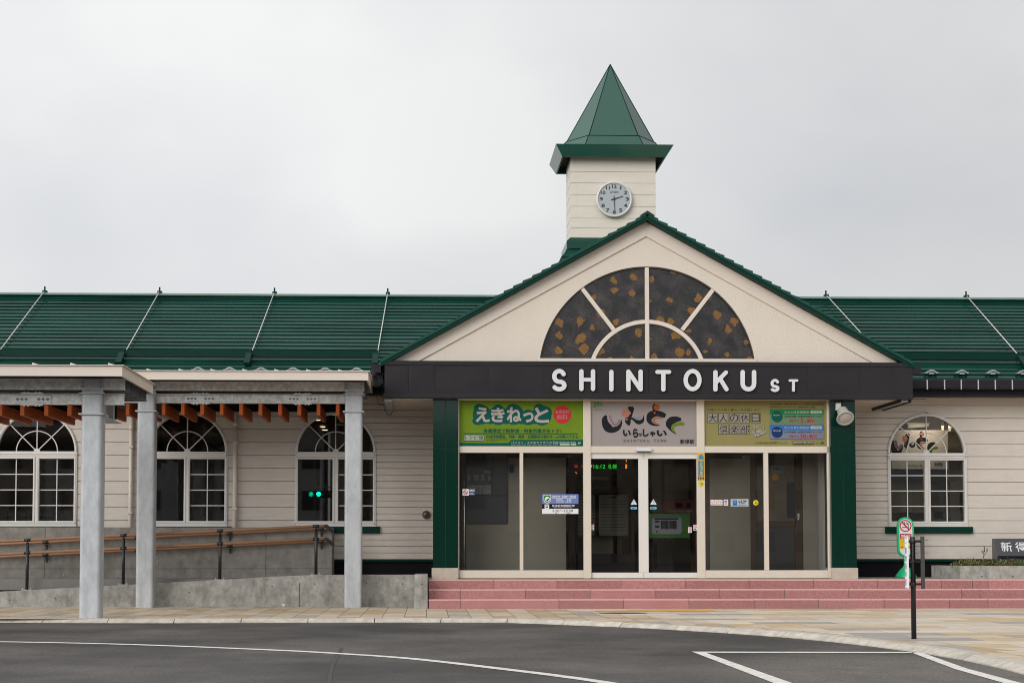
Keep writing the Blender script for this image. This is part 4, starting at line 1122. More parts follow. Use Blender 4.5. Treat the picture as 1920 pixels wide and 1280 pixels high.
# 1: lime banner (zoomed coordinates: 1920 px = 245 photo px)
def c1(x, y): return 855 + x * 245 / 1920, 740 + y * 245 / 1920
def T1(mb, Y, s, x0, x1, y0, y1, wt=0.0):
    a = c1(x0, y0); b = c1(x1, y1); fit_text(mb, s, a[0], b[0], a[1], b[1], Y, wt)
def R1(mb, Y, x0, x1, y0, y1):
    a = c1(x0, y0); b = c1(x1, y1); prect(mb, a[0], b[0], a[1], b[1], Y)
t1 = banner(861.4, 1094.4, 750.6, 836.4, M['banner_green'], 'lime green banner with big white rounded lettering left of the doors')
p = Pr(t1, YBn)
def blob(mb, Y):
    # scalloped teal cloud behind the heading
    for k, (x, y, rx, ry) in enumerate(((380, 290, 135, 145), (620, 300, 140, 145), (850, 290, 150, 150), (1060, 330, 120, 115), (1260, 300, 145, 150), (340, 200, 80, 70), (840, 210, 100, 80), (1220, 200, 80, 70), (500, 320, 140, 110), (740, 320, 130, 110), (960, 340, 110, 90), (1150, 330, 110, 100), (320, 380, 80, 65), (1330, 260, 80, 90), (620, 210, 80, 70))):
        c = c1(x, y); q = P(c[0], c[1], Y + .00004 * k); mb.disc((q.x, Y + .00004 * k, q.z), ry * 245 / 1920 * YBn / F, 28, rx * 245 / 1920 * YBn / F)
p.lay(M['banner_teal'], blob, 'heading_shape')
p.lay(mat('heading_white', (.37, .33, .315), .5), lambda mb, Y: [T1(mb, Y, ch, a, b, c, d, .035) for ch, a, b, c, d in (('え', 285, 495, 180, 402), ('き', 515, 715, 190, 400), ('ね', 745, 962, 180, 402), ('っ', 985, 1140, 255, 405), ('と', 1150, 1365, 182, 410))], 'heading')
def redc(mb, Y):
    c = c1(1562, 288); q = P(c[0], c[1], Y); mb.disc((q.x, Y, q.z), 132 * 245 / 1920 * YBn / F, 36)
p.lay(M['red'], redc, 'roundel')
p.lay(mat('pale_red_print', (.36, .19, .175), .5), lambda mb, Y: [T1(mb, Y, '会員登録', 1455, 1668, 222, 275, .015), T1(mb, Y, '無料', 1480, 1640, 290, 360, .02)], 'lettering')
def tealbar(mb, Y):
    ppoly(mb, [c1(*q) for q in ((42, 750), (42, 706), (770, 706), (812, 660), (1872, 660), (1872, 750))], Y); R1(mb, Y, 110, 1795, 566, 573)
p.lay(M['banner_teal'], tealbar, 'footer')
p.lay(M['banner_teal'], lambda mb, Y: [T1(mb, Y, '会員限定で新幹線・特急列車がおトク！', 402, 1545, 497, 555, .014), T1(mb, Y, 'WEB予約限定、列車・席数・区間限定の割引きっぷが購入できる！', 440, 1810, 590, 636, .012)], 'lettering')
p.lay(M['banner_teal'], lambda mb, Y: R1(mb, Y, 118, 412, 585, 674), 'tag_border')
p.lay(mat('tag_white', (.30, .33, .26), .5), lambda mb, Y: R1(mb, Y, 124, 406, 591, 668), 'tag')
p.lay(M['banner_teal'], lambda mb, Y: T1(mb, Y, 'トクだ値', 132, 396, 598, 662, .02), 'lettering')
def foot(mb, Y):
    T1(mb, Y, 'パソコン・スマホでラクラク予約！', 810, 1520, 680, 722, .02); T1(mb, Y, 'JR', 1787, 1842, 694, 726, .02)
    R1(mb, Y, 1526, 1670, 710, 738); R1(mb, Y, 1685, 1765, 710, 738)
    for k in range(9): R1(mb, Y, 812 + k * 78, 812 + k * 78 + 60, 728, 734)
    for k in range(5): R1(mb, Y, 1526 + k * 48, 1526 + k * 48 + 38, 688, 695)
p.lay(mat('footer_white', (.33, .41, .37), .5), foot, 'lettering')
p.lay(mat('small_olive', (.07, .12, .02), .5), lambda mb, Y: [R1(mb, Y, 445 + k * 36, 445 + k * 36 + 28, 645, 657) for k in range(9)] + [R1(mb, Y, 445 + k * 36, 445 + k * 36 + 26, 664, 672) for k in range(5)], 'small_print')

# 2: grey banner with brush logo (1920 px = 225 photo px)
def logo(mbf, cc_, Yk, light=1.0):
    """draws the brush logo; cc_ maps zoom px to photo px; mbf(material key, fn, name)"""
    def B_(pts, Y, mb): brush(mb, [(*cc_(x, y), w_ * cc_.s) for x, y, w_ in pts], Y)
    def D_(x, y, rx, ry, Y, mb):
        a = cc_(x, y); q = P(a[0], a[1], Y); mb.disc((q.x, Y, q.z), ry * cc_.s * Y / F, 18, rx * cc_.s * Y / F)
    def ink(mb, Y):
        B_([(352, 325, 20), (345, 372, 105), (345, 450, 118), (385, 525, 135), (460, 560, 92), (540, 525, 82), (588, 450, 48), (590, 395, 12)], Y, mb)
        B_([(752, 186, 70), (748, 225, 105), (735, 310, 80), (702, 400, 92), (712, 450, 74), (722, 488, 18)], Y - .0001, mb)
        B_([(735, 372, 22), (790, 388, 40), (865, 437, 64), (928, 420, 58), (950, 375, 26), (946, 325, 6)], Y - .0002, mb)
        B_([(1140, 146, 40), (1125, 185, 62), (1122, 235, 50), (1128, 262, 30)], Y - .0003, mb)
        B_([(1306, 335, 60), (1230, 312, 96), (1140, 300, 100), (1068, 330, 118), (1040, 400, 78), (1078, 455, 56), (1140, 480, 34), (1216, 490, 8)], Y - .0004, mb)
        B_([(1556, 392, 40), (1480, 390, 92), (1400, 412, 120), (1356, 462, 98), (1382, 522, 76), (1424, 580, 42), (1474, 630, 5)], Y - .0005, mb)
    mbf('ink', ink)
    mbf('banner_grey', lambda mb, Y: (B_([(398, 320, 60), (420, 410, 72), (490, 470, 70), (548, 440, 62), (562, 395, 50)], Y, mb), B_([(1265, 372, 14), (1160, 372, 52), (1112, 410, 55), (1150, 448, 42), (1212, 474, 8)], Y - .0001, mb), B_([(785, 345, 14), (850, 378, 44), (915, 345, 10)], Y - .0002, mb)))
    mbf('purple', lambda mb, Y: [B_([(405 + d, 326, 9), (424 + d * .8, 410, 9), (490, 484 - d * .9, 9), (540 + (22 - d) * .9, 450, 9), (554 + (24 - d) * .8, 402, 9)], Y - .0001 * d, mb) for d in (0, 24)])
    mbf('pink', lambda mb, Y: [D_(675 + 42 * math.cos(R(a)), 288 + 42 * math.sin(R(a)), 33, 33, Y - .00005 * k, mb) for k, a in enumerate((-70, 2, 74, 146, 218))] + [D_(682, 391, 18, 16, Y, mb)])
    mbf('orange', lambda mb, Y: (D_(1160, 200, 49, 49, Y, mb), D_(1130, 288, 16, 17, Y, mb), D_(1178, 330, 8, 8, Y, mb), B_([(1262, 371, 6), (1160, 370, 22), (1106, 408, 22), (1140, 446, 20), (1202, 470, 4)], Y - .0001, mb)))
    mbf('lblue', lambda mb, Y: B_([(790, 348, 4), (850, 380, 20), (912, 346, 4)], Y, mb))
    mbf('leaf', lambda mb, Y: B_([(1612, 470, 10), (1570, 458, 52), (1490, 468, 48), (1424, 500, 46), (1420, 556, 40), (1466, 612, 6)], Y, mb))
def c2(x, y): return 1095 + x * 225 / 1920, 740 + y * 225 / 1920
c2.s = 225 / 1920
t2 = banner(1107.6, 1308.4, 751.6, 836.4, M['banner_grey'], 'grey banner with colourful brush lettering directly above the sliding doors')
p2 = Pr(t2, YBn)
logo(lambda m, fn: p2.lay(M[m], fn, 'brush_lettering'), c2, YBn)
def T2(mb, Y, s, x0, x1, y0, y1, wt=0.0, sp=None):
    if sp:
        n_ = len(s); cw = (x1 - x0) / (n_ - 1 + .62); i0 = len(mb.f); k0 = len(mb.marks)
        for k, ch in enumerate(s):
            if ch == ' ': continue
            wd = cw * (.12 if ch == 'I' else .62 if ch != 'W' else .8); T2(mb, Y, ch, x0 + k * cw + (cw * .25 if ch == 'I' else 0), x0 + k * cw + (cw * .25 if ch == 'I' else 0) + wd, y0, y1, wt)
        del mb.marks[k0:]; mb.marks.append((i0, len(mb.f)))
        return
    a = c2(x0, y0); b = c2(x1, y1); fit_text(mb, s, a[0], b[0], a[1], b[1], Y, wt)
p2.lay(M['jrgreen'], lambda mb, Y: [T2(mb, Y, 'JR', 137, 312, 116, 206, .03), T2(mb, Y, 'JR北海道', 162, 290, 226, 246, .0)], 'logo')
p2.lay(M['ink'], lambda mb, Y: [T2(mb, Y, ch, a, b, c, d, .045) for ch, a, b, c, d in (('い', 622, 750, 560, 660), ('ら', 780, 868, 535, 682), ('っ', 870, 922, 612, 664), ('し', 940, 1036, 545, 666), ('ゃ', 1050, 1140, 580, 664), ('い', 1162, 1325, 565, 660))] + [T2(mb, Y, 'SHINTOKU TOWN', 632, 1312, 710, 752, -.006, 1), T2(mb, Y, '新得駅', 1538, 1765, 710, 784, .012)], 'lettering')

# 3: olive cream banner (1920 px = 250 photo px)
def c3(x, y): return 1310 + x * 250 / 1920, 740 + y * 250 / 1920
t3 = banner(1320.8, 1553.4, 750.2, 836.4, M['banner_cream'], 'olive cream banner with boxed characters right of the doors')
p3 = Pr(t3, YBn)
def T3(mb, Y, s, x0, x1, y0, y1, wt=0.0):
    a = c3(x0, y0); b = c3(x1, y1); fit_text(mb, s, a[0], b[0], a[1], b[1], Y, wt)
def R3(mb, Y, x0, x1, y0, y1):
    a = c3(x0, y0); b = c3(x1, y1); prect(mb, a[0], b[0], a[1], b[1], Y)
boxes = [(128 + 155 * k, 262, ch) for k, ch in enumerate('大人の休日')] + [(285 + 155 * k, 424, ch) for k, ch in enumerate('倶楽部')]
p3.lay(M['ink'], lambda mb, Y: [R3(mb, Y, x, x + 142, y, y + 142) for x, y, c in boxes], 'character_box')
p3.lay(mat('box_paper', (.25, .23, .20), .5), lambda mb, Y: [R3(mb, Y, x + 6, x + 136, y + 6, y + 136) for x, y, c in boxes], 'box_fill')
p3.lay(M['ink'], lambda mb, Y: [T3(mb, Y, c, x + 14, x + 130, y + 12, y + 130, .0) for x, y, c in boxes], 'lettering')
p3.lay(mat('olive_ink', (.085, .075, .02), .5), lambda mb, Y: [T3(mb, Y, '50歳からの旅と暮らしを応援します。', 125, 905, 200, 232), T3(mb, Y, 'JR北海道線・JR東日本線のきっぷや旅の商品が割引！', 1030, 1800, 122, 150, .012), T3(mb, Y, '会員限定のおトクなきっぷ、会員特典をご用意。', 1030, 1690, 162, 190, .012), T3(mb, Y, '入会申込書は新得駅でどうぞ。', 800, 1295, 676, 706, .004)], 'lettering')
def cranes(mb, Y):
    for k, pts in enumerate((((770, 470), (800, 440), (812, 425), (825, 445), (870, 455), (835, 480), (800, 490)), ((905, 460), (938, 445), (945, 440), (952, 455), (985, 458), (955, 480), (935, 492)), ((755, 512), (815, 520), (850, 500), (900, 505), (930, 520), (980, 540), (930, 565), (890, 575), (842, 610), (805, 595), (800, 555), (770, 540)))):
        ppoly(mb, [c3(*q) for q in pts], Y)
p3.lay(mat('crane_paper', (.26, .245, .23), .5), cranes, 'paper_crane')
def cranel(mb, Y):
    for a, b in (((755, 512), (815, 520)), ((815, 520), (842, 610)), ((815, 520), (850, 500)), ((842, 610), (980, 540)), ((850, 560), (930, 520)), ((800, 555), (838, 545)), ((838, 545), (890, 575)), ((812, 425), (822, 470)), ((770, 470), (835, 480)), ((945, 440), (950, 475)), ((905, 460), (955, 480)), ((805, 595), (842, 610))):
        brush(mb, [(*c3(*a), .5), (*c3(*b), .5)], Y, 1)
p3.lay(M['ink'], cranel, 'crane_lines')
for y0, mh, mbk, md, small, pill, num in ((208, 'midgreen', 'mint', 'banner_teal', '満50歳〜', 'ミドル', '5'), (432, 'blue', 'pale_blue', 'navy', '満65歳', 'ジパング', '30')):
    p3.lay(M[mbk], lambda mb, Y, y0=y0: R3(mb, Y, 1028, 1800, y0, y0 + 203), 'offer_panel')
    p3.lay(M[mh], lambda mb, Y, y0=y0: R3(mb, Y, 1028, 1798, y0, y0 + 76), 'offer_header')
    def dsc(mb, Y, y0=y0):
        a = c3(1130, y0 + 106); q = P(a[0], a[1], Y); mb.disc((q.x, Y, q.z), 82 * 250 / 1920 * Y / F, 30)
    p3.lay(M[md], dsc, 'offer_disc')
    def pil(mb, Y, y0=y0):
        brush(mb, [(*c3(1628, y0 + 38), 44 * .13), (*c3(1760, y0 + 38), 44 * .13)], Y, 1)
        for x in (1628, 1760):
            a = c3(x, y0 + 38); q = P(a[0], a[1], Y - .00005); mb.disc((q.x, Y - .00005, q.z), 22 * 250 / 1920 * Y / F, 14)
        T3(mb, Y, '大人の休日倶楽部', 1228, 1592, y0 + 20, y0 + 58, .012)
        T3(mb, Y, small, 1070, 1185, y0 + 72, y0 + 94, .02)
    p3.lay(mat('offer_white', (.34, .34, .32), .5), pil, 'lettering')
    p3.lay(M['ink'], lambda mb, Y, y0=y0: [T3(mb, Y, pill, 1650, 1745, y0 + 26, y0 + 50), T3(mb, Y, 'JR北海道線・JR東日本線のきっぷが', 1235, 1772, y0 + 90, y0 + 118)], 'lettering')
    p3.lay(M['red'], lambda mb, Y, y0=y0, num=num: [T3(mb, Y, '何回でも', 1305, 1445, y0 + 146, y0 + 180, .01), T3(mb, Y, num, 1468 if num == '5' else 1460, 1508 if num == '5' else 1545, y0 + 132, y0 + 190, .015), T3(mb, Y, '％', 1522 if num == '5' else 1550, 1552 if num == '5' else 1585, y0 + 160, y0 + 185), T3(mb, Y, '割引', 1562 if num == '5' else 1595, 1665 if num == '5' else 1700, y0 + 136, y0 + 190, .02)], 'lettering')
p3.lay(M['ink'], lambda mb, Y: [R3(mb, Y, 1352, 1551, 670, 705), R3(mb, Y, 1562, 1655, 670, 705)], 'search_box')
p3.lay(mat('box_paper', (.25, .23, .20), .5), lambda mb, Y: [R3(mb, Y, 1356, 1547, 674, 701), R3(mb, Y, 1566, 1651, 674, 701)], 'search_box')
p3.lay(M['ink'], lambda mb, Y: [T3(mb, Y, '大人の休日倶楽部', 1366, 1520, 680, 697), T3(mb, Y, '検索', 1580, 1640, 680, 697), T3(mb, Y, 'JR', 1752, 1806, 674, 708, .02)], 'lettering')
p3.lay(M['jrgreen'], lambda mb, Y: T3(mb, Y, 'JR', 1682, 1736, 674, 708, .02), 'logo')

# ================================================================== SMALL SIGNS AND STICKERS ON THE GLASS
YS = YFR + .03
def sticker(name, label, cat, x0, x1, y0, y1, m, Y=YS, group=None, th=.004):
    a = P(x0, y1, Y); b = P(x1, y0, Y)
    t = thing(name, label, cat, ((a.x + b.x) / 2, Y, a.z), group)
    mb = MB(); mb.box(a.x, b.x, Y, Y + th, a.z, b.z); mb.build('backing', m, t)
    return t, Pr(t, Y)
def ntext(s, x0, x1, y0, y1, wt=.015): return lambda mb, Y: fit_text(mb, s, x0, x1, y0, y1, Y, wt)
def disc_at(x, y, r_, rx=None): 
    def f(mb, Y):
        q = P(x, y, Y); mb.disc((q.x, Y, q.z), r_ * Y / F, 24, (rx or r_) * Y / F)
    return f
def ring_at(x, y, r0, r1, bar=True):
    def f(mb, Y):
        n_ = 24
        for k in range(n_):
            a, b = 2 * math.pi * k / n_, 2 * math.pi * (k + 1) / n_
            ppoly(mb, [(x + r0 * math.cos(a), y + r0 * math.sin(a)), (x + r1 * math.cos(a), y + r1 * math.sin(a)), (x + r1 * math.cos(b), y + r1 * math.sin(b)), (x + r0 * math.cos(b), y + r0 * math.sin(b))], Y)
        if bar:
            d = (r1 - r0) * .45; c = r0 * .72
            ppoly(mb, [(x - c - d, y - c + d), (x - c + d, y - c - d), (x + c + d, y + c - d), (x + c - d, y + c + d)], Y - .0002)
    return f
t, q = sticker('no_smoking_sticker', 'small white and navy no smoking sticker on the leftmost entrance pane', 'sticker', 867, 891.8, 916.2, 928.8, M['navy'])
q.lay(M['paper'], lambda mb, Y: prect(mb, 867.3, 879, 916.4, 928.4, Y)); q.lay(M['ink'], lambda mb, Y: prect(mb, 870, 876, 922.4, 923.6, Y)); q.lay(M['red'], ring_at(873, 922.4, 3.4, 4.4))
q.lay(M['paper'], lambda mb, Y: (fit_text(mb, '禁煙', 880, 890.4, 916.8, 921.4, Y, .03), prect(mb, 880, 887, 923, 923.6, Y), prect(mb, 880, 890, 924.6, 925.2, Y), prect(mb, 880, 889, 926.2, 926.8, Y)))
t, q = sticker('hours_sign', 'blue office hours notice with green shield, above the black station hours panel', 'notice', 1016.2, 1084.5, 926, 944, M['sticker_blue'])
q.lay(M['paper'], lambda mb, Y: ppoly(mb, [(1019.2, 927), (1033, 927), (1033, 937), (1031, 941), (1026.2, 943.4), (1021.2, 941), (1019.2, 937)], Y), 'shield')
q.lay(M['midgreen'], lambda mb, Y: ppoly(mb, [(1020.2, 927.9), (1032, 927.9), (1032, 936.6), (1030.2, 940), (1026.2, 942.3), (1022, 940), (1020.2, 936.6)], Y), 'shield')
q.lay(M['paper'], disc_at(1026.2, 935.2, 4.6), 'shield')
q.lay(M['ink'], lambda mb, Y: ppoly(mb, [(1023, 938), (1026, 935.5), (1028, 933.4), (1029.4, 933.8), (1029, 936.4), (1026.6, 938.6)], Y), 'shield')
q.lay(M['paper'], lambda mb, Y: (fit_text(mb, '営業時間', 1035, 1050.5, 928.2, 932.2, Y, .02), fit_text(mb, '8:00〜18:20', 1053.4, 1080, 928.2, 932.4, Y, .02), prect(mb, 1035, 1080, 933.4, 933.9, Y), fit_text(mb, 'OPEN', 1043, 1054.8, 934.8, 938, Y, .015), fit_text(mb, '8:00', 1063, 1071.2, 934.8, 938, Y, .015), fit_text(mb, 'CLOSE', 1043, 1057, 939, 942.2, Y, .015), fit_text(mb, '18:20', 1060.6, 1071.2, 939, 942.2, Y, .015)), 'lettering')
t, q = sticker('hours_sign', 'black and white station opening hours panel with train symbol, below the blue notice', 'notice', 1016.2, 1084.6, 944.2, 963, M['ink'])
q.lay(M['paper'], lambda mb, Y: (prect(mb, 1016.4, 1084.4, 953.4, 962.8, Y), prect(mb, 1021.2, 1029.6, 945, 953, Y)))
q.lay(M['ink'], lambda mb, Y: (prect(mb, 1023.2, 1027.6, 946.4, 951, Y), fit_text(mb, '5:50〜23:20', 1035.8, 1074, 954.6, 959.4, Y, .015), prect(mb, 1041, 1045, 960.6, 961.6, Y), prect(mb, 1062.5, 1069, 960.6, 961.6, Y)), 'lettering')
q.lay(M['paper'], lambda mb, Y: (prect(mb, 1024, 1026.8, 947, 949, Y), fit_text(mb, '新得駅舎開閉時間', 1035, 1077, 945.8, 949.4, Y, .03), fit_text(mb, 'Station Opening And Closing Time', 1038, 1073, 950.2, 952, Y, .02)), 'lettering')
for cx, sg, lab in ((1188.5, -1, 'left of the two bright triangle warning stickers with arrow on the sliding doors'), (1225, 1, 'right of the two bright triangle warning stickers with arrow on the sliding doors')):
    Yq = YFR + .048
    a = P(cx, 955.5, Yq); t = thing('door_sticker', lab, 'sticker', (a.x, Yq, a.z), 'triangle door stickers'); q = Pr(t, Yq)
    q.lay(M['paper'], lambda mb, Y, cx=cx: ppoly(mb, [(cx, 935), (cx + 6, 945.6), (cx - 6, 945.6)], Y), 'triangle')
    q.lay(M['sky_blue'], lambda mb, Y, cx=cx: (ppoly(mb, [(cx - 1, 937), (cx + 1, 937), (cx + .8, 942.4), (cx - .8, 942.4)], Y), prect(mb, cx - 1, cx + 1, 943.2, 945, Y), ppoly(mb, [(cx - sg * 6, 949.8), (cx + sg * 5, 949.8), (cx + sg * 7, 952), (cx + sg * 5, 954.2), (cx - sg * 6, 954.2)], Y)), 'symbol')
    q.lay(M['red'], lambda mb, Y, cx=cx: (ppoly(mb, [(cx - 3.4, 942), (cx - 1.8, 941), (cx - 1.8, 943)], Y), ppoly(mb, [(cx + 3.4, 942), (cx + 1.8, 941), (cx + 1.8, 943)], Y)), 'symbol')
    q.lay(M['navy'], lambda mb, Y, cx=cx: (fit_text(mb, '自動ドア', cx - 4, cx + 3.4, 951, 953.2, Y, .02),), 'lettering')
for x, y, lab in ((1110.6, 988, 'small white no smoking sticker on the left sliding door beside the post'), (1293.5, 993, 'small white no smoking sticker on the right sliding door, lower one'), (1303.5, 988.5, 'small white no smoking sticker on the right sliding door, by the post')):
    t, q = sticker('no_smoking_sticker', lab, 'sticker', x - 3.3, x + 3.3, y - 5.2, y + 5.2, M['paper'], YFR + .05)
    q.lay(M['red'], ring_at(x, y - 1.6, 2.0, 2.8)); q.lay(M['ink'], lambda mb, Y, x=x, y=y: prect(mb, x - 2.2, x + 2.2, y + 2.4, y + 3.8, Y))
t, q = sticker('child_safety_plate', 'tall yellow and blue child refuge plate on the right door post', 'plate', 1307.6, 1321.2, 848.6, 899.8, mat('plate_amber', (.60, .33, .03), .5), YFR - .02)
q.lay(M['sky_blue'] if False else mat('plate_blue', (.035, .19, .31), .5), lambda mb, Y: (prect(mb, 1309.3, 1320, 863, 892.4, Y), ppoly(mb, [(1309.6, 861), (1310.4, 854.5), (1314.8, 850.4), (1319, 854.5), (1319.6, 861)], Y)))
q.lay(M['sun_yellow'], lambda mb, Y: [fit_text(mb, ch, 1312.6, 1317.6, 864 + 4 * k, 867.4 + 4 * k, Y, .03) for k, ch in enumerate(('こ', 'ど', 'も', '110', '番', 'の', '家'))], 'lettering')
q.lay(M['ink'], lambda mb, Y: [prect(mb, 1309.2 + 3.2 * k, 1310.4 + 3.2 * k, 893.8, 898.6, Y) for k in range(4)] + [prect(mb, 1309.2, 1320, 896, 896.8, Y)])
for x, y, Yq, lab in ((1314.4, 906.2, YFR - .02, 'round yellow sticker on the cream door post below the child refuge plate'), (1417, 942, YS, 'round yellow sticker on the glass right of the grey wireless sticker')):
    a = P(x, y + 5, Yq); t = thing('round_sticker', lab, 'sticker', (a.x, Yq, a.z), 'round yellow stickers'); q = Pr(t, Yq)
    q.lay(mat('sticker_yellow', (.62, .52, .01), .5), disc_at(x, y, 5.1), 'disc')
    q.lay(M['ink'], lambda mb, Y, x=x, y=y: (brush(mb, [(x, y - 3, 1), (x, y + 1, 1), (x + .3, y + 3, 1)], Y, 3), brush(mb, [(x, y + 1, .9), (x + 2, y - .8, .9), (x + 3, y + .8, .9), (x + 1.6, y + 2.4, .9)], Y - .0002, 3), prect(mb, x - 3.8, x - 1.6, y - .4, y + .3, Y)), 'symbol')
t, q = sticker('notice_sticker', 'white sticker with red outline and three pictograms on the pane right of the doors', 'sticker', 1331.8, 1355, 936, 947.2, M['red'])
q.lay(M['paper'], lambda mb, Y: [prect(mb, 1332.4 + 7.55 * k, 1339.4 + 7.55 * k, 936.6, 946.6, Y) for k in range(3)])
q.lay(M['grey_ink'], lambda mb, Y: [ring_at(1335.9 + 7.55 * k, 940.6, 1.8, 2.2, k > 0)(mb, Y) for k in range(3)] + [prect(mb, 1333.6 + 7.55 * k, 1338 + 7.55 * k, 944, 944.7, Y) for k in range(3)])
t, q = sticker('notice_sticker', 'tiny white sticker with blue disc between the red outlined and grey stickers', 'sticker', 1357.1, 1365.2, 936, 947.4, M['paper'])
q.lay(M['blue'], disc_at(1361, 940.2, 2.9)); q.lay(M['paper'], disc_at(1361, 940.8, 1.2)); q.lay(M['red'], lambda mb, Y: prect(mb, 1358.4, 1364, 944.4, 945.2, Y))
t, q = sticker('wireless_sticker', 'grey sticker with blue wireless symbol and small brush logo on the pane', 'sticker', 1370, 1403.4, 935, 948.8, mat('sticker_grey', (.36, .38, .41), .5))
q.lay(M['blue'], lambda mb, Y: prect(mb, 1374, 1382, 937, 947.2, Y)); q.lay(M['sky_blue'], lambda mb, Y: (ring_at(1378, 940.4, 1.9, 2.4, False)(mb, Y), ring_at(1378, 940.4, .6, 1.1, False)(mb, Y)))
def mini(mb, Y):
    for st in ([(1385.6, 939, 1.6), (1386.4, 941.6, 2), (1388.6, 940.8, 1)], [(1390.6, 937, 1.2), (1389.8, 940.4, 1), (1391.4, 939.8, .8), (1393, 940.6, .9), (1393.6, 939, .4)], [(1395, 936.8, 1), (1395, 938.6, 1.6), (1394.8, 940.6, 1)], [(1396, 938.6, 1.2), (1398.6, 938.8, 1.8), (1398.2, 941.2, 1)]): brush(mb, st, Y, 3)
    prect(mb, 1389.4, 1396.4, 942.6, 943.4, Y)
q.lay(M['ink'], mini); q.lay(M['blue'], lambda mb, Y: prect(mb, 1384.6, 1399, 946, 946.6, Y))
# door sensor
a = P(1193.5, 846.5, YFR - .03); D = thing('door_sensor', 'slim white motion sensor box on the beam above the sliding doors', 'sensor', (a.x, YFR - .06, a.z))
mb = MB(); pbox(mb, 1193.2, 1221.6, 839.6, 845.4, YFR - .065, YFR - .013); mb.build('casing', M['signwhite'], D, bevel=.006); mb = MB(); pbox(mb, 1194.2, 1220.6, 845.5, 847, YFR - .06, YFR - .014); mb.build('lens', M['board_dark'], D)

# ---- things in the waiting room
YD = 29.9
def ipanel(name, label, cat, x0, x1, y0, y1, m, Y, th=.02):
    a = P(x0, y1, Y); b = P(x1, y0, Y); t = thing(name, label, cat, ((a.x + b.x) / 2, Y, a.z)); mb = MB(); mb.box(a.x, b.x, Y, Y + th, a.z, b.z); mb.build('panel', m, t); return t, Pr(t, Y)
t, q = ipanel('departure_board', 'black departure board with glowing red, orange and green characters behind the doors', 'display board', 1064, 1190, 855, 886, M['board_dark'], YD, .08)
q.lay(emis('led_green', (.02, .75, .03), 1.1), lambda mb, Y: (fit_text(mb, '16:12', 1113, 1134.6, 870.4, 877.6, Y, -.005), fit_text(mb, '札幌', 1140, 1156.4, 870, 878.6, Y, -.005)), 'lettering')
q.lay(emis('led_red', (.7, .012, .01), .8), lambda mb, Y: (fit_text(mb, '特急', 1076, 1083.6, 871, 876.4, Y), fit_text(mb, '5', 1090, 1094, 871, 876.4, Y)), 'lettering')
q.lay(emis('led_orange', (1, .25, .015), 1.0), lambda mb, Y: (fit_text(mb, '1', 1172.4, 1175.8, 870, 878, Y, .01), prect(mb, 1173.4, 1175, 861, 865.6, Y), ppoly(mb, [(1106.5, 871.5), (1110.4, 870.4), (1109.6, 875), (1107, 877.2), (1105.4, 874)], Y), ppoly(mb, [(1078.4, 884), (1080, 884), (1082, 887.6), (1080.6, 888)], Y)), 'lettering')
t, q = ipanel('notice_board', 'pale timetable board seen through the left sliding door, behind the timber post', 'board', 1123, 1177, 927.5, 1004, mat('timetable_paper', (.33, .30, .24), .6), 30.9)
q.lay(M['grey_ink'], lambda mb, Y: [prect(mb, 1127, 1173, 938 + 6.2 * k, 938.7 + 6.2 * k, Y) for k in range(10)] + [prect(mb, 1141, 1156, 930.4, 932.8, Y)])
t, q = ipanel('notice_board', 'pale timetable board half hidden by the left door post', 'board', 1084, 1115.5, 927.5, 1003, mat('timetable_paper2', (.28, .25, .20), .6), 30.9)
q.lay(M['wood_int'], lambda mb, Y: [prect(mb, 1086, 1113, 934 + 6 * k, 936 + 6 * k, Y) for k in range(11)])
t, q = ipanel('poster', 'dark red poster seen through the right sliding door, above the green one', 'poster', 1244, 1301, 936, 961, mat('dim_red', (.14, .022, .014), .5), 29.6)
q.lay(mat('dim_white', (.22, .18, .17), .5), lambda mb, Y: fit_text(mb, 'ご利用のお客様へ', 1252, 1299.5, 955, 960, Y, .01)); q.lay(M['ink'], lambda mb, Y: (prect(mb, 1267, 1280, 942.5, 951, Y), prect(mb, 1287, 1295, 942.5, 951, Y)))
t, q = ipanel('poster', 'green poster with a white phone screen seen through the right sliding door', 'poster', 1214, 1293, 962, 1008, mat('poster_green', (.055, .20, .035), .5), 29.5)
def rr(x0, x1, y0, y1, r_): return [(x0 + r_, y0), (x1 - r_, y0), (x1 - r_ * .3, y0 + r_ * .3), (x1, y0 + r_), (x1, y1 - r_), (x1 - r_ * .3, y1 - r_ * .3), (x1 - r_, y1), (x0 + r_, y1), (x0 + r_ * .3, y1 - r_ * .3), (x0, y1 - r_), (x0, y0 + r_), (x0 + r_ * .3, y0 + r_ * .3)]
q.lay(mat('phone_white', (.34, .36, .44), .5), lambda mb, Y: ppoly(mb, rr(1222.6, 1278, 969.4, 1000.6, 4), Y))
q.lay(M['grey_ink'], lambda mb, Y: (prect(mb, 1227, 1272, 970.6, 974, Y), prect(mb, 1228, 1236.4, 975.4, 978.8, Y), prect(mb, 1228, 1236.4, 985, 988.6, Y), prect(mb, 1239.2, 1253.6, 975.4, 991.4, Y), prect(mb, 1255, 1268.6, 975.4, 991.4, Y)))
q.lay(M['red'], disc_at(1231.6, 996, 2)); q.lay(mat('poster_white', (.30, .38, .28), .5), lambda mb, Y: (fit_text(mb, 'きっぷの購入はかんたんです。', 1224, 1274, 963.6, 967.4, Y, .01), [prect(mb, 1241, 1247, 977 + 4 * k, 977.6 + 4 * k, Y) for k in range(4)], [prect(mb, 1257, 1261, 977 + 4 * k, 977.6 + 4 * k, Y) for k in range(4)]))
t, q = ipanel('poster', 'narrow black poster on the dark timber inner door', 'poster', 1476.5, 1492, 905, 970, mat('poster_black', (.006, .007, .014), .5), YP + .03, .008)
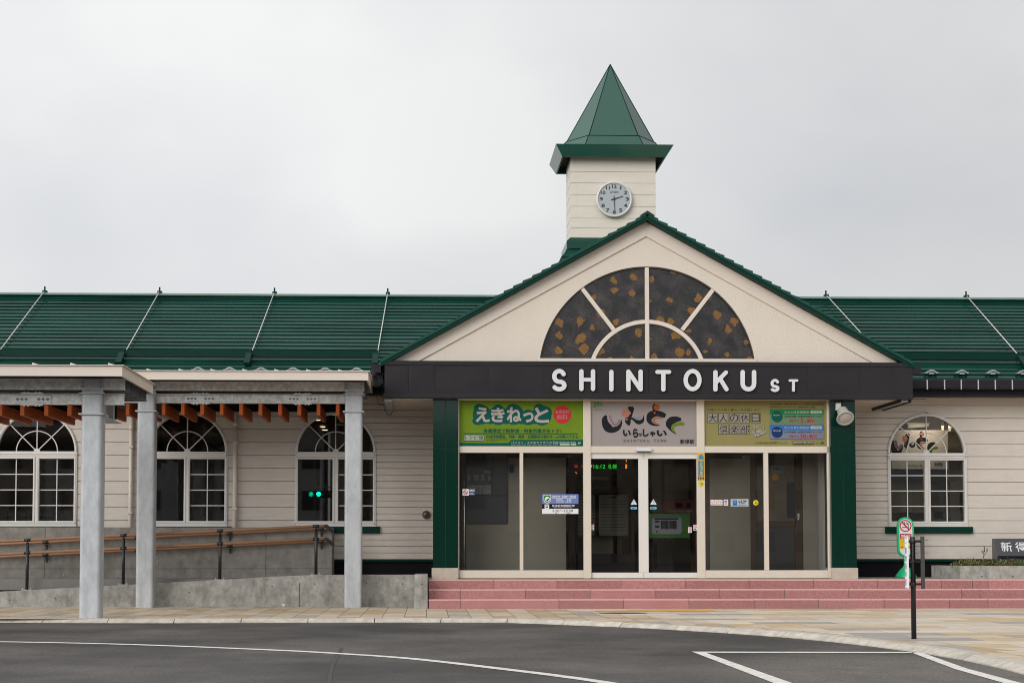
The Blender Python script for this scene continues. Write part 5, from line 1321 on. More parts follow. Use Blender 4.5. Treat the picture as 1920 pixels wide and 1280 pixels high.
t, q = ipanel('door_notice', 'small grey notice at the top of the dark timber inner door', 'notice', 1445.5, 1468.4, 872.4, 886.6, mat('notice_grey', (.10, .12, .12), .5), YP + .03, .006)
q.lay(M['ink'], lambda mb, Y: fit_text(mb, '非常口', 1449, 1466, 875.4, 881, Y, .02))
a = P(1453.6, 901, YP + .02); t = thing('lamp_reflection', 'round amber disc painted for a lamp reflection on the dark timber inner door', 'disc', (a.x, YP + .02, a.z)); Pr(t, YP + .03).lay(mat('amber_disc', (.30, .15, .01), .5), disc_at(1453.6, 894, 7.2), 'disc')  # flat amber disc stands in for a lamp's reflection
t, q = ipanel('wall_phone', 'small dark wall box right of the glazed hatch in the vestibule', 'wall box', 955.4, 963, 871.5, 885.5, M['navy'], YP - .04, .038)
mb = MB(); pbox(mb, 957, 961.6, 873.4, 877, YP - .046, YP - .0405); mb.build('screen', M['board_dark'], t)
t, q = ipanel('smoke_box', 'small pale box at the top of the beige wall right of the doors', 'wall box', 1392.4, 1405.6, 853.2, 858.6, mat('dim_box', (.14, .15, .15), .5), YP - .06, .058)
mb = MB(); pbox(mb, 1394, 1396, 855, 857, YP - .066, YP - .0605); mb.build('indicator', M['steel'], t)
# backdrop with brush logo behind the right-hand arched window
YBk = 30.0
def c4(x, y):
    # maps logo zoom px to where the backdrop shows the same logo
    return 1670 + (x - 285) * .0685, 826 + (y - 330) * .075
c4.s = .072
t, q = ipanel('photo_backdrop', 'pale backdrop board with the brush lettering behind the arched window right of the entrance', 'backdrop', 1672, 1777, 806, 900, mat('backdrop_white', (.52, .48, .42), .6), YBk, .03)
def c4(x, y): return 1671 + (x - 285) * .0665, 808 + (y - 146) * .098
c4.s = .078
logo(lambda m, fn: q.lay(M[m], fn, 'brush_lettering'), c4, YBk)
q.lay(M['ink'], lambda mb, Y: (fit_text(mb, 'SHINTOKU TOWN', 1698, 1740, 871, 875, Y), fit_text(mb, '新得駅', 1752, 1768, 866, 874, Y, .012)), 'lettering')
q.lay(mat('band_print', (.02, .022, .035), .5), lambda mb, Y: prect(mb, 1672, 1777, 879, 900, Y), 'band')
mb = MB(); pbox(mb, 1655, 1835, 765, 1000, 30.95, 31.0); mb.build('room_panel', M['sun_beige'], B)
for a_, b_, c_, d_, m_ in ((1671, 1735, 903, 960, 'int_mid'), (1738, 1768, 905, 990, 'int_beige'), (1752, 1780, 958, 972, 'concrete'), (1782, 1800, 900, 990, 'int_mid')):
    mb = MB(); pbox(mb, a_, b_, c_, d_, 30.4, 30.45); mb.build('room_panel', M[m_], B)
# lit downlights in the room behind the half-hidden window, lamps behind the right window
for px, py in ((596, 787.5), (605, 799.6), (609.4, 806)):
    a = P(px, py, 30.5); t = thing('downlight', 'tiny lit ceiling light seen through the arched window nearest the entrance', 'ceiling light', (a.x, 30.5, a.z), 'lit ceiling lights in the left waiting room')
    mb = MB(); mb.lathe([(.06, .012), (.075, 0), (.075, .02), (.05, .03)], (a.x, 30.5, a.z), 'Z', 16); mb.build('bezel', M['white'], t)
    mb = MB(); mb.lathe([(.001, -.004), (.05, -.003), (.055, .004), (.055, .011)], (a.x, 30.5, a.z), 'Z', 16); mb.build('lens', emis('warm_lamp', (1, .72, .42), 3), t)
a = P(1722, 797, 30.4); t = thing('tube_lamp', 'long ceiling lamp behind the top of the arched window right of the entrance', 'ceiling light', (a.x, 30.4, a.z))
mb = MB(); mb.tube([P(1703, 799, 30.4), P(1740, 796, 30.4)], .045, 12); mb.build('tube', emis('tube_glow', (.9, .75, .55), .18), t)
mb = MB(); pbox(mb, 1700, 1743, 792, 794.6, 30.36, 30.46); mb.build('batten', M['ltgrey'], t)
la = bpy.data.lights.new('tube_lamp_light', 'AREA'); la.shape = 'RECTANGLE'; la.size = .5; la.size_y = .1; la.energy = 5; la.color = (1, .86, .68)
lo = bpy.data.objects.new('tube_lamp_light', la); col.objects.link(lo); lo.location = Vector((a.x, 29.6, a.z + .02)) - ORG[t]; lo.rotation_euler = (R(25), 0, 0); lo.parent = t
for px in (1767.5, 1780.5):
    a = P(px, 803, 30.6); t = thing('spot_lamp', 'small warm spot lamp behind the upper right of the right arched window', 'spot lamp', (a.x, 30.6, a.z), 'warm spot lamps behind the right window')
    mb = MB(); mb.tube([(a.x, 30.6, a.z - .05), (a.x, 30.6, a.z + .06)], [.02, .03], 12); mb.build('bulb', emis('spot_glow', (1, .75, .45), 1.2), t)
    mb = MB(); mb.tube([(a.x, 30.6, a.z + .062), (a.x, 30.6, a.z + .16)], .035, 12); mb.build('shade', M['ltgrey'], t)

# ---- flood lamp on the right column, round fitting left of the left column
a = P(1583, 776, YC - .2); t = thing('floodlight', 'bell shaped cream floodlight on the right green entrance column', 'floodlight', (X(1575, YC), YC - .01, Zh(795, YC)))
c0 = P(1583.6, 780.5, YC - .25)
ax = Vector((.0, -.76, -.65)).normalized()
def cone(mb, prof, c, ax, n=32):
    up = Vector((0, 0, 1)); s_ = ax.cross(up).normalized(); u_ = s_.cross(ax); rings = []
    for r_, d in prof: rings.append([mb.vert(Vector(c) + ax * d + s_ * (r_ * math.cos(2 * math.pi * k / n)) + u_ * (r_ * math.sin(2 * math.pi * k / n))) for k in range(n)])
    mb.sm = True
    for A, Bq in zip(rings, rings[1:]):
        for k in range(n): mb.face([A[k], A[(k + 1) % n], Bq[(k + 1) % n], Bq[k]])
    mb.sm = False; mb.face(rings[0]); mb.face(rings[-1][::-1])
mb = MB(); cone(mb, [(.03, -.235), (.072, -.225), (.098, -.18), (.108, -.05), (.128, .0), (.155, .038), (.163, .062), (.145, .075), (.122, .05)], c0, ax); mb.build('housing', mat('lamp_cream', (.36, .345, .30), .45, var=.08), t)
mb = MB(); cone(mb, [(.124, .045), (.10, .056), (.001, .064)], c0, ax); mb.build('lens', mat('lamp_lens', (.42, .40, .37), .15), t)
mb = MB(); pbox(mb, 1568.4, 1577, 755.5, 769, YC - .09, YC - .009); mb.obox(P(1572, 768, YC - .06), c0 - ax * .2, .03, .05); mb.build('bracket', M['ltgrey'], t, bevel=.006)
a = P(799.3, 964.3, YW - .05); t = thing('wall_vent', 'round bronze fitting on the siding left of the green entrance column', 'wall fitting', (a.x, YW, a.z - .09))
mb = MB(); mb.lathe([(.080, .05), (.080, .02), (.074, .0), (.05, -.02), (.03, -.035), (.001, -.04)], a, 'Y', 28); mb.build('rosette', mat('aged_bronze', (.15, .13, .11), .35, metal=.6, var=.1), t)
mb = MB(); mb.lathe([(.022, -.02), (.022, -.06), (.012, -.065)], a, 'Y', 16); mb.build('knob', M['brown_black'], t)

# ================================================================== STEPS
XS0 = X(803.4, 25.6, 1100); XS1 = X(2300, 25.6)
Y1 = G(1000, 1140.8).y
ST = thing('entrance_steps', 'three broad pink granite steps leading up to the entrance', 'steps', ((XS0 + XS1) / 2, Y1, 0))
rise = ZL / 3
joints = ([857, 992, 1114.5], [864, 985, 1107, 1228, 1349.5, 1471, 1592, 1803, 1839], [925, 1045.5, 1166.5, 1287, 1403.4, 1522])
JT = [[1049 - 185, 1048, 1169, 1291.5, 1414, 1535, 1657.5, 1780, 1852], [864 - 0, 985.2, 1106.8, 1228.3, 1349.5, 1471, 1591.5, 1803, 1837.5], [925, 1044.5, 1165, 1285, 1405, 1525.5, 1645, 1765, 1823.5, 1853]]
for k in range(3):
    yk = Y1 + .33 * k; z1 = rise * (k + 1) - .0; mb = MB()
    js = [XS0] + [X(px, yk, 1110) for px in JT[k]]
    while js[-1] < XS1 - 1.2: js.append(js[-1] + 1.16)
    js.append(XS1)
    ydeep = yk + .33 + .06 if k < 2 else yk + .36
    for a, b in zip(js, js[1:]):
        o_ = random.uniform(-.003, .003)
        zz = z1 + o_ * .5; yy = yk + o_; c_ = .020; a2, b2 = a + .006, b - .006
        mb.m = 0; mb.box(a2, b2, yy, ydeep - .001, rise * k - .05, zz - c_)
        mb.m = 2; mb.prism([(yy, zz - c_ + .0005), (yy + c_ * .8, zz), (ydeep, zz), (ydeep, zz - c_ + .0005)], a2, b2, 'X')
    mb.m = 1; mb.box(XS0 + .01, XS1, yk + .012, ydeep - .01, rise * k - .05, z1 - .008)
    s_ = mb.build('step', [M['granite'], M['mortar'], M['granite_edge_lit']], ST)
mb = MB(); mb.box(XS0, XS1, Y1 + 1.021, YW + .04, ZL - .3, ZL - .003); mb.build('landing', M['paving'], ST)

# ================================================================== RAMP WALLS
YLw = G(500, 1136.6).y
def zat(px, py): return P(px, py, YLw).z
prof = [(-420, 1141), (0, 1108.5), (231, 1096), (413, 1086.2), (520, 1080), (592, 1077.2), (700, 1076.9), (782, 1076.9)]
pl = [(P(x, y, YLw).x, P(x, y, YLw).z) for x, y in prof]
mb = MB(); mb.prism(pl + [(pl[-1][0], -.05), (pl[0][0], -.05)], YLw, YLw + .2)
for px in (562.5,):
    x = X(px, YLw); mb.m = 1; mb.box(x - .007, x + .007, YLw - .0015, YLw + .01, 0, Zh(1092, YLw))
for px, py in ((18, 1124), (104, 1121), (190, 1111), (355, 1110), (510, 1099), (590, 1094), (687, 1093), (755, 1094)):
    c = P(px, py, YLw); mb.m = 1; mb.lathe([(.014, .0), (.014, -.0012)], c, 'Y', 10)
lw = base_origin(mb.build('ramp_wall', [M['concrete'], M['conc_line']], bevel=.008)); put(lw, 'low grey concrete wall along the front of the ramp, rising towards the steps', 'wall')
mb = MB(); yp0 = G(790, 1141).y
mb.box(X(777.4, yp0), X(802, yp0), yp0, YLw + .25, -.05, Zh(1077, yp0)); c = P(791, 1094.5, yp0); mb.m = 1; mb.lathe([(.014, .0), (.014, -.0012)], c, 'Y', 10)
o = base_origin(mb.build('end_pier', [M['concrete'], M['conc_line']], bevel=.014)); put(o, 'short square concrete pier between the low ramp wall and the pink steps', 'pier')
YBw = 27.75
ztop = Zh(988, YBw, 300); xr = X(622.5, YBw)
mb = MB(); mb.box(X(-460, YBw), xr, YBw, YW - .03, -.05, ztop)
mb.m = 1
for px in (86, 499.5): x = X(px, YBw); mb.box(x - .006, x + .006, YBw - .0015, YBw + .01, 0, ztop - .01)
z = Zh(1065.5, YBw, 300); mb.box(X(-460, YBw), xr - .01, YBw - .0015, YBw + .01, z - .005, z + .005)
mb.m = 2
for px, py in ((119, 1077), (327, 1077), (459, 1077), (522, 1077)): mb.lathe([(.014, 0), (.014, -.0012)], P(px, py, YBw), 'Y', 10)
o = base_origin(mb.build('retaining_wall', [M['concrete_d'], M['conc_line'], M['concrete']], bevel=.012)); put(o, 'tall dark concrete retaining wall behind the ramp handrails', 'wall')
mb = MB(); za = zat(-420, 1141) - .12
pr_ = [(X(-460, YLw), -.03), (X(-100, YLw), .02), (X(0, YLw), zat(0, 1108.5) - .12), (X(592, YLw), ZL - .01), (X(803, YLw), ZL - .01), (X(803, YLw), -.04), (X(-460, YLw), -.04)]
mb.prism(pr_, YLw + .2, YBw); put(mb.build('path', M['concrete_d']), kind='structure')

# handrails
HF = thing('handrail', 'brown double handrail on black posts standing on the low ramp wall', 'handrail', (X(320, YLw), YLw + .1, Zh(1090, YLw)))
YH = YLw + .1
def hr(py0, py1, x1): return [P(-330, py0 + 16.5, YH), P(0, py0, YH), P(300, py0 - (py0 - py1) * 300 / x1 + .2, YH), P(x1, py1, YH)]
railsF = ((1014.4, 985.4, 608.5), (1038.6, 1009.6, 608.5))
for a, b, x1 in railsF:
    mb = MB(); pts = hr(a, b, x1); pts[0] = pts[1] + (pts[1] - pts[3]) * .5; mb.tube(pts, .026, 16); rl = mb.build('rail', M['rail'], HF)
    e = pts[-1]; mb = MB(); mb.tube(catmull([tuple(e), tuple(P(x1 + 4, b + .3, YH)), tuple(P(x1 + 7, b + 3.5, YH)), tuple(P(x1 + 8, b + 9.5, YH))], 6), .031, 14); mb.build('end_bend', M['black'], HF)
for px, pb, off in ((51.2, 1105.6, 0), (231.4, 1096, 0), (412.5, 1086.4, 0), (592.5, 1077.4, 0), (-130, 1114, 0)):
    zb = Zh(pb, YLw, px) ; x = X(px, YH, 1050); t_ = (px - 0) / 608.5; pu = 1014.4 - 29 * t_; pl_ = 1038.6 - 29 * t_
    zu = Zh(pu, YH, px)
    mb = MB(); mb.tube([(x, YH, zb), (x, YH, zu - .045)], .029, 14); mb.tube([(x, YH, zu - .046), (x, YH, zu - .012)], .011, 8)
    post = mb.build('post', M['black'], HF)
    mb = MB(); mb.tube([(x - .056, YH, zu + (.0)), (x + .056, YH, zu + .004)], .031, 14); zl = Zh(pl_, YH, px); mb.tube([(x - .056, YH, zl), (x + .056, YH, zl + .004)], .031, 14); mb.build('clamp', M['black'], post)
    mb = MB(); mb.box(x - .09, x + .09, YH - .05, YH + .05, zb - .004, zb + .008)
    for dx in (-.07, .07): mb.tube([(x + dx, YH - .03, zb), (x + dx, YH - .03, zb + .035)], .007, 8)
    mb.build('base_plate', M['steel'], post)
HB = thing('wall_handrail', 'brown double handrail on black brackets fixed to the tall retaining wall', 'handrail', (X(320, YBw), YBw, Zh(1030, YBw)))
YHb = YBw - .075
for a, b, x1 in ((1019.8, 990.6, 613.5), (1043.5, 1014.2, 613.5)):
    mb = MB(); p1 = P(0, a, YHb); p2 = P(x1, b, YHb); mb.tube([p1 + (p1 - p2) * .5, p1, p2], .025, 16); mb.build('rail', M['rail'], HB)
    mb = MB(); mb.tube(catmull([tuple(p2), tuple(P(x1 + 5, b + .3, YHb)), tuple(P(x1 + 9, b + 3.4, YHb)), tuple(P(x1 + 10, b + 8, YHb))], 6), .030, 14); mb.build('end_bend', M['black'], HB)
    for px in (-100, 85.8, 258.6, 431, 602.4):
        py = a - (a - b) * px / x1; c = P(px, py, YHb)
        mb = MB(); mb.tube([c + Vector((-.055, 0, -.004)), c + Vector((.055, 0, .001))], .030, 14)
        mb.tube([c + Vector((0, 0, -.03)), c + Vector((0, 0, -.07))], .012, 8); mb.box(c.x - .018, c.x + .018, c.y - .02, YBw - .001, c.z - .075, c.z - .045); mb.box(c.x - .017, c.x + .017, YBw - .014, YBw - .002, c.z - .14, c.z - .046)
        br = mb.build('bracket', M['black'], HB)

# ================================================================== WALKWAY CANOPIES
def canopy(label, posts, pbase, Yp, xl_px, xr_px, ft, fb, Yfa, depth, beam, cap, web, joists, jl, jy, splices, arm_len, fas_end):
    x_mid = X(posts[0], Yp)
    z0 = 0.0
    t = thing('walkway_canopy', label, 'canopy', (x_mid, Yp + .15, 0))
    xl, xr = X(xl_px, Yfa, ft), X(xr_px, Yfa, ft)
    zt, zb = Zh(ft, Yfa, 300), Zh(fb, Yfa, 300)
    # roof deck with cream edge trim
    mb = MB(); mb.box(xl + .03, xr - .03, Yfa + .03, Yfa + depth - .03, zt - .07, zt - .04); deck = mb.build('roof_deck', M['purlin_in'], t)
    mb = MB(); mb.box(xl, xr, Yfa, Yfa + .03, zb, zt - .012); mb.box(xl, xr, Yfa + depth - .03, Yfa + depth, zb, zt - .012)
    mb.box(xr - .03, xr, Yfa + .031, Yfa + depth - .031, zb, zt - .012); mb.box(xl, xl + .03, Yfa + .031, Yfa + depth - .031, zb, zt - .012)
    fs = mb.build('fascia', M['cream'], t)
    mb = MB(); mb.box(xl - .03, xr + .03, Yfa - .03, Yfa + .05, zt - .011, zt); mb.box(xr - .05, xr + .03, Yfa + .051, Yfa + depth + .03, zt - .011, zt); mb.box(xl - .03, xl + .05, Yfa + .051, Yfa + depth + .03, zt - .011, zt); mb.box(xl + .051, xr - .051, Yfa + depth - .05, Yfa + depth + .03, zt - .011, zt)
    q = xl + .6
    while q < xr: mb.prism([(q, zt), (q + .1, zt), (q - .005, zt + .032)], Yfa - .005, Yfa + .02); q += .555
    mb.build('edge_flashing', M['cream'], fs)
    # front purlin and the ones behind it
    pz1, pz0 = Zh(beam[0], Yp - .0, 300), Zh(beam[1], Yp, 300)
    n_ = 6
    for k in range(n_):
        y = Yp - .02 + k * (depth - .75) / (n_ - 1)
        mb = MB(); e = xr - .10
        if k == 0: mb.box(xl + .06, e, y, y + .012, pz0, pz1)
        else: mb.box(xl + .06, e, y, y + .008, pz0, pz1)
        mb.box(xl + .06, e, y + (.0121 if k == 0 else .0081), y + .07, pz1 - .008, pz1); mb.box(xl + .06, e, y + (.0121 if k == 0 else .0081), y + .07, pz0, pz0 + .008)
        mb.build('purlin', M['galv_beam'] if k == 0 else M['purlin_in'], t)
    # posts
    W2 = .31
    cz = Zh(cap, Yp, 300)
    for ppx in posts:
        c = X(ppx, Yp); mb = MB()
        mb.prism([(c + a, Yp + W2 / 2 + b) for a, b in rrect(W2, W2, .045)], -.03, cz - .022, 'Z')
        po = mb.build('post', M['galv'], t)
        for fce in po.data.polygons: fce.use_smooth = False
        mb = MB(); w3 = W2 / 2 + .035
        zm = Zh(cap + (40 if Yp < 24 else 33.5), Yp, 300)
        mb.box(c - w3, c + w3, Yp - .035, Yp + W2 + .035, cz - .021, cz); mb.box(c - w3, c + w3, Yp - .035, Yp + W2 + .035, zm - .012, zm + .012)
        mb.build('cap_plate', M['galv'], po, bevel=.004)
        mb = MB(); mb.box(c - .15, c + .17, Yp + .01, Yp + .03, cz + .001, pz0 + .05); mb.box(c - .17, c + .19, Yp - .036, Yp - .0205, pz0 + .012, pz1 - .012)
        mb.m = 1
        for dx in (-.12, .14):
            for dz in (.045, .11): mb.lathe([(.013, -.013), (.016, -.008), (.016, 0)], (c + dx, Yp - .0365, pz0 + .012 + dz - .01), 'Y', 8)
        mb.build('bracket_plate', [M['galv'], M['bolt']], po)
        # arm carrying the roof, running back from the post
        za, zz = cz - .014, zm - .0
        mb = MB(); hw = .12; y0, y1 = Yp + W2 + .001, Yp + W2 + arm_len
        mb.box(c - hw, c + hw, y0 + .036, y1, za - .014, za); mb.box(c - hw, c + hw, y0 + .036, y1, zz - .010, zz + .004); mb.box(c - .005, c + .005, y0, y1, zz + .0041, za - .0141); mb.box(c + .006, c + hw - .01, y0 + (y1 - y0) * .55, y0 + (y1 - y0) * .55 + .01, zz + .005, za - .015)
        mb.build('arm', M['galv_dark'], t)
    # longitudinal H beam with splice plates
    yb = Yp + W2 / 2 - .02
    wz1 = Zh(web[0], yb - .06, 300); wz0 = Zh(web[1], yb - .06, 300)
    segs = []
    pc = sorted(X(p_, Yp) for p_ in posts)
    edges = [xl + .1] + sum(([c - W2 / 2 - .002, c + W2 / 2 + .002] for c in pc), []) + [xr - .14]
    for a, b in zip(edges[0::2], edges[1::2]):
        if b - a < .25: continue
        mb = MB(); mb.box(a, b, yb - .065, yb + .065, wz1 - .009, wz1); mb.box(a, b, yb - .065, yb + .065, wz0, wz0 + .009); mb.box(a, b, yb - .004, yb + .004, wz0 + .0091, wz1 - .0091)
        hb = mb.build('beam', M['galv_beam'], t)
        for s0, s1 in splices:
            sx0, sx1 = X(s0, yb), X(s1, yb)
            if sx0 > a and sx1 < b:
                mb = MB(); zc_ = (wz0 + wz1) / 2; mb.box(sx0, sx1, yb - .018, yb - .0045, zc_ - .045, zc_ + .045)
                mb.m = 1
                for q_ in range(6):
                    xx = sx0 + (sx1 - sx0) * (.09, .21, .33, .67, .79, .91)[q_]; mb.lathe([(.014, -.022), (.02, -.014), (.02, 0)], (xx, yb - .0185, zc_), 'Y', 8)
                xm = (sx0 + sx1) / 2; hw = (sx1 - sx0) * .3; mb.m = 0
                mb.box(xm - hw, xm + hw, yb - .062, yb + .062, wz1 + .001, wz1 + .011); mb.box(xm - hw, xm + hw, yb - .062, yb + .062, wz0 - .011, wz0 - .001)
                for dx in (-.7, -.35, .35, .7):
                    mb.tube([(xm + dx * hw, yb - .04, wz1 + .0115), (xm + dx * hw, yb - .04, wz1 + .03)], .013, 8); mb.tube([(xm + dx * hw, yb - .04, wz0 - .0115), (xm + dx * hw, yb - .04, wz0 - .03)], .013, 8)
                mb.build('splice_plate', [M['plate'], M['bolt']], hb)
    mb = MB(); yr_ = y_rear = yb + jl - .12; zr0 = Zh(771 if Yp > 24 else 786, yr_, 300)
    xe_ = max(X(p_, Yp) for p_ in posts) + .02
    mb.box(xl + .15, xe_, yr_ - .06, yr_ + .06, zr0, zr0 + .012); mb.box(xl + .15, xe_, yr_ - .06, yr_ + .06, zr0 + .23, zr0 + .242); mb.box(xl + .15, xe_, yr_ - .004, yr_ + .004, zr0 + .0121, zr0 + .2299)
    mb.build('rear_beam', M['gutter'], t)  # galvanised beam coloured black to hold the shade below the canopy
    # timber joists slung below the beam
    y0 = yb - .05
    zj1 = wz0 - .004; zj0 = Zh(jy, y0, 300)
    for px in joists:
        x = X(px, y0, jy); mb = MB()
        mb.box(x - .032, x + .032, y0, y0 + jl, zj0, zj1); mb.build('joist', M['wood'], t, bevel=.004)
    return t
canopy('galvanised walkway canopy nearest the road, one broad post at the kerb, cream edge trim', [169.8], 1158, G(170, 1158.3).y, -520, 229.3, 684.3, 705.3, 21.62, 2.45,
       (710.5, 731), 736.2, (738, 758.5), [-137, -93, -46, 0, 41.5, 86.5, 130, 176, 222][:-2] + [], 1.72, 779.5, [(24.6, 93.6), (-200, -130)], 1.32, None)
canopy('galvanised walkway canopy next to the entrance, two posts, cream edge trim', [272.2, 662.2], 1138, G(400, 1138.6).y, 150, 690.5, 694, 711.5, 25.6, 2.1,
       (714.8, 731.8), 736.8, (738, 755), [202, 239, 272, 306.5, 342.5, 378.8, 415.5, 451.7, 488, 524.7, 561, 597, 633], 1.5, 777.6, [(346, 403), (538, 595)], 1.2, None)

# ================================================================== PLANTER, STONE, PLANTS
Ypl = 27.05; zp1 = Zh(1060.3, Ypl, 1850)
xA, xB_ = X(1797, Ypl), X(2300, Ypl); xC = X(1744, 28.1)
PL = thing('planter', 'low concrete planter kerb at the right of the landing', 'planter', (X(1900, Ypl), Ypl, ZL))
mb = MB(); wt = .14
outl = [(xA, Ypl), (xB_, Ypl), (xB_, Ypl + wt), (xA + .07, Ypl + wt), (xC + wt + .03, 28.15), (xC, 28.1)]
mb.prism(outl, ZL - .05, zp1, 'Z')
for px, py in ((1841.5, 1080), (1899, 1080)): mb.m = 1; mb.lathe([(.016, 0), (.016, -.0012)], P(px, py, Ypl), 'Y', 10)
mb.build('kerb_wall', [M['concrete'], M['conc_line']], PL, bevel=.008)
mb = MB(); mb.prism([(xA + .07, Ypl + wt), (xB_, Ypl + wt), (xB_, YW - .02), (xC + .2, YW - .02)], ZL - .04, zp1 - .03, 'Z'); mb.build('soil', M['soil'], PL)
YNs = 27.62
x0 = X(1871, YNs, 1040); x1 = x0 + 1.55
zb, zt = Zh(1041.5, YNs, 1900), Zh(1009, YNs + .17, 1900)
NS = thing('name_stone', 'black polished granite name stone with white brush characters in the planter', 'name stone', (x0 + .77, YNs + .15, zp1 - .05))
mb = MB(); mb.m = 0
sd = [(YNs, zb), (YNs + .17, zt), (YNs + .28, zt), (YNs + .28, zb - .06), (YNs + .05, zb - .06)]
mb.prism(sd, x0, x1, 'X', caps=False); mb.m = 1
mb.face([mb.vert((x0, *p_)) for p_ in sd]); mb.face([mb.vert((x1, *p_)) for p_ in sd[::-1]])
stn = mb.build('stone', [M['stone_black'], M['stone_side']], NS, bevel=.004)
mb = MB(); mb.box(x0 + .03, x1 - .03, YNs + .02, YNs + .3, zp1 - .06, zb - .061); mb.build('base', M['stone_black'], NS)
mb = MB()
for ch, a, b in (('新', 1877, 1897.5), ('得', 1904, 1924), ('駅', 1931, 1951)):
    fit_text(mb, ch, a, b, 1015.6, 1033.4, YNs + .08, .03)
# lay characters on the leaning face
n0 = Vector((0, .17, zt - zb))
for v in mb.v:
    f_ = (v.z - zb) / (zt - zb); v.y = YNs + .17 * f_ - .007
mb.build('lettering', M['signwhite'], NS, fix=False)
# ground cover
mb = MB(); rnd = random.Random(3)
def leaf(c, s_, rnd):
    d = Vector((rnd.gauss(0, 1), rnd.gauss(0, 1), rnd.gauss(.6, .5))).normalized(); sd_ = d.cross(Vector((rnd.random(), rnd.random(), rnd.random()))).normalized()
    a = c; b = c + d * s_ * .55 + sd_ * s_ * .38; e = c + d * s_; f_ = c + d * s_ * .55 - sd_ * s_ * .38
    mb.face([mb.vert(a), mb.vert(b), mb.vert(e), mb.vert(f_)])
for k in range(170):
    px = rnd.uniform(1786, 1990); yy = rnd.uniform(Ypl + .15, Ypl + .5)
    if 1870 < px < 1878 and rnd.random() < .8: continue
    x = X(px, yy); base = Vector((x, yy, zp1 - .03)); hh = rnd.uniform(.07, .17) * (1 if px > 1800 else .6)
    for q in range(rnd.randint(14, 26)):
        c = base + Vector((rnd.gauss(0, .045), rnd.gauss(0, .04), rnd.uniform(0, hh))); leaf(c, rnd.uniform(.018, .04), rnd)
for k in range(14):
    px = rnd.uniform(1796, 1930); yy = rnd.uniform(Ypl + .15, Ypl + .4); b_ = Vector((X(px, yy), yy, zp1)); tp = b_ + Vector((rnd.uniform(-.03, .03), 0, rnd.uniform(.10, .17)))
    mb.tube([b_, tp], .003, 5); leaf(tp, .02, rnd)
put(mb.build('ground_cover', M['leaves'], fix=False), 'reddish green low ground cover plants filling the planter', 'ground cover', kind='stuff')
mb = MB(); yt = 27.35
def tw_(pts, r_): mb.tube([P(x, y, yt + dz) for x, y, dz in pts], r_, 6)
tw_([(1844.5, 1046, 0), (1844.8, 1038, 0), (1845.8, 1030, .02), (1845, 1024, .03)], [.008, .006, .004, .002])
tw_([(1845, 1041, 0), (1849, 1036, -.02), (1851, 1029, -.03), (1851.4, 1026, -.03)], [.005, .004, .003, .002])
tw_([(1845, 1034, 0), (1842.5, 1031, .02), (1841.5, 1034, .02)], [.004, .003, .002]); tw_([(1850.4, 1032, -.03), (1853, 1027, -.04)], [.003, .001]); tw_([(1851, 1029, -.03), (1848.6, 1024.6, -.02)], [.003, .001])
for x, y in ((1841.6, 1034), (1845.6, 1026), (1846, 1031.5), (1850.6, 1031), (1844.6, 1037), (1844.4, 1043)):
    c = P(x, y, yt - .01); mb.tube([c + Vector((0, 0, .028)), c, c + Vector((.004, 0, -.028))], [.002, .012, .002], 6)
put(base_origin(mb.build('bare_shrub', M['twig'])), 'thin leafless twig standing in the planter left of the black stone', 'shrub')

# ================================================================== NO SMOKING STAND
Yn = 28.0
cx = X(1697.6, Yn, 1010); NSt = thing('no_smoking_stand', 'green freestanding no smoking sign with rounded panel on a cone foot', 'sign stand', (cx, Yn, ZL))
px2m = Yn / F
def zc(y): return Zh(y, Yn, 1697)
mb = MB()
def stad(w_, y0, y1):
    r_ = w_ / 2; a = [(cx + r_ * math.cos(R(t_)), zc(y0) - r_ + r_ * math.sin(R(t_))) for t_ in range(0, 181, 12)]
    b = [(cx + r_ * math.cos(R(t_)), zc(y1) + r_ + r_ * math.sin(R(t_))) for t_ in range(180, 361, 12)]
    return a + b
mb.prism(stad(32 * px2m, 969, 1044), Yn - .03, Yn + .03)
mb.box(cx - .035, cx + .035, Yn - .025, Yn + .025, zc(1070), zc(1043)); fr = mb.build('panel_frame', M['stand_green'], NSt, bevel=.01)
mb = MB(); mb.prism(stad(24.5 * px2m, 972.6, 1040.4), Yn - .036, Yn - .0305); mb.build('panel', M['paper'], NSt)
mb = MB(); zt_n, zb_n = zc(1065), ZL
mb.lathe([(.20, zb_n - ZL), (.205, .02), (.19, .05), (.12, .14), (.06, .2), (.045, .23)], (cx, Yn, ZL), 'Z', 28); mb.build('foot', M['stand_green'], NSt)
q = Pr(NSt, Yn - .037)
q.lay(M['ink'], lambda mb, Y: (prect(mb, 1691.2, 1705, 987.6, 989, Y), brush(mb, [(1695.5, 978, 1), (1696.5, 981, 1.1), (1700, 981.4, 1.1), (1702.6, 983, 1), (1704, 986.4, .9)], Y - .0002, 4), brush(mb, [(1699, 978, 1), (1701.4, 980.4, 1), (1704.6, 982, 1)], Y - .0004, 4)), 'symbol')
q.lay(M['red'], lambda mb, Y: (ring_at(1698, 985.2, 9.2, 11.2)(mb, Y), prect(mb, 1687.6, 1709, 1000, 1009.6, Y)), 'symbol')
q.lay(M['sun_yellow'], lambda mb, Y: prect(mb, 1687.6, 1709, 1009.8, 1028, Y), 'print')
q.lay(M['paper'], lambda mb, Y: fit_text(mb, '禁煙', 1688.8, 1708, 1001.2, 1008.6, Y, .02), 'lettering')
q.lay(M['ink'], lambda mb, Y: (fit_text(mb, 'ここでは', 1689.4, 1707, 1011, 1015.6, Y), fit_text(mb, 'NO SMOKING', 1689, 1707.6, 1023.4, 1026.6, Y, .02)), 'lettering')

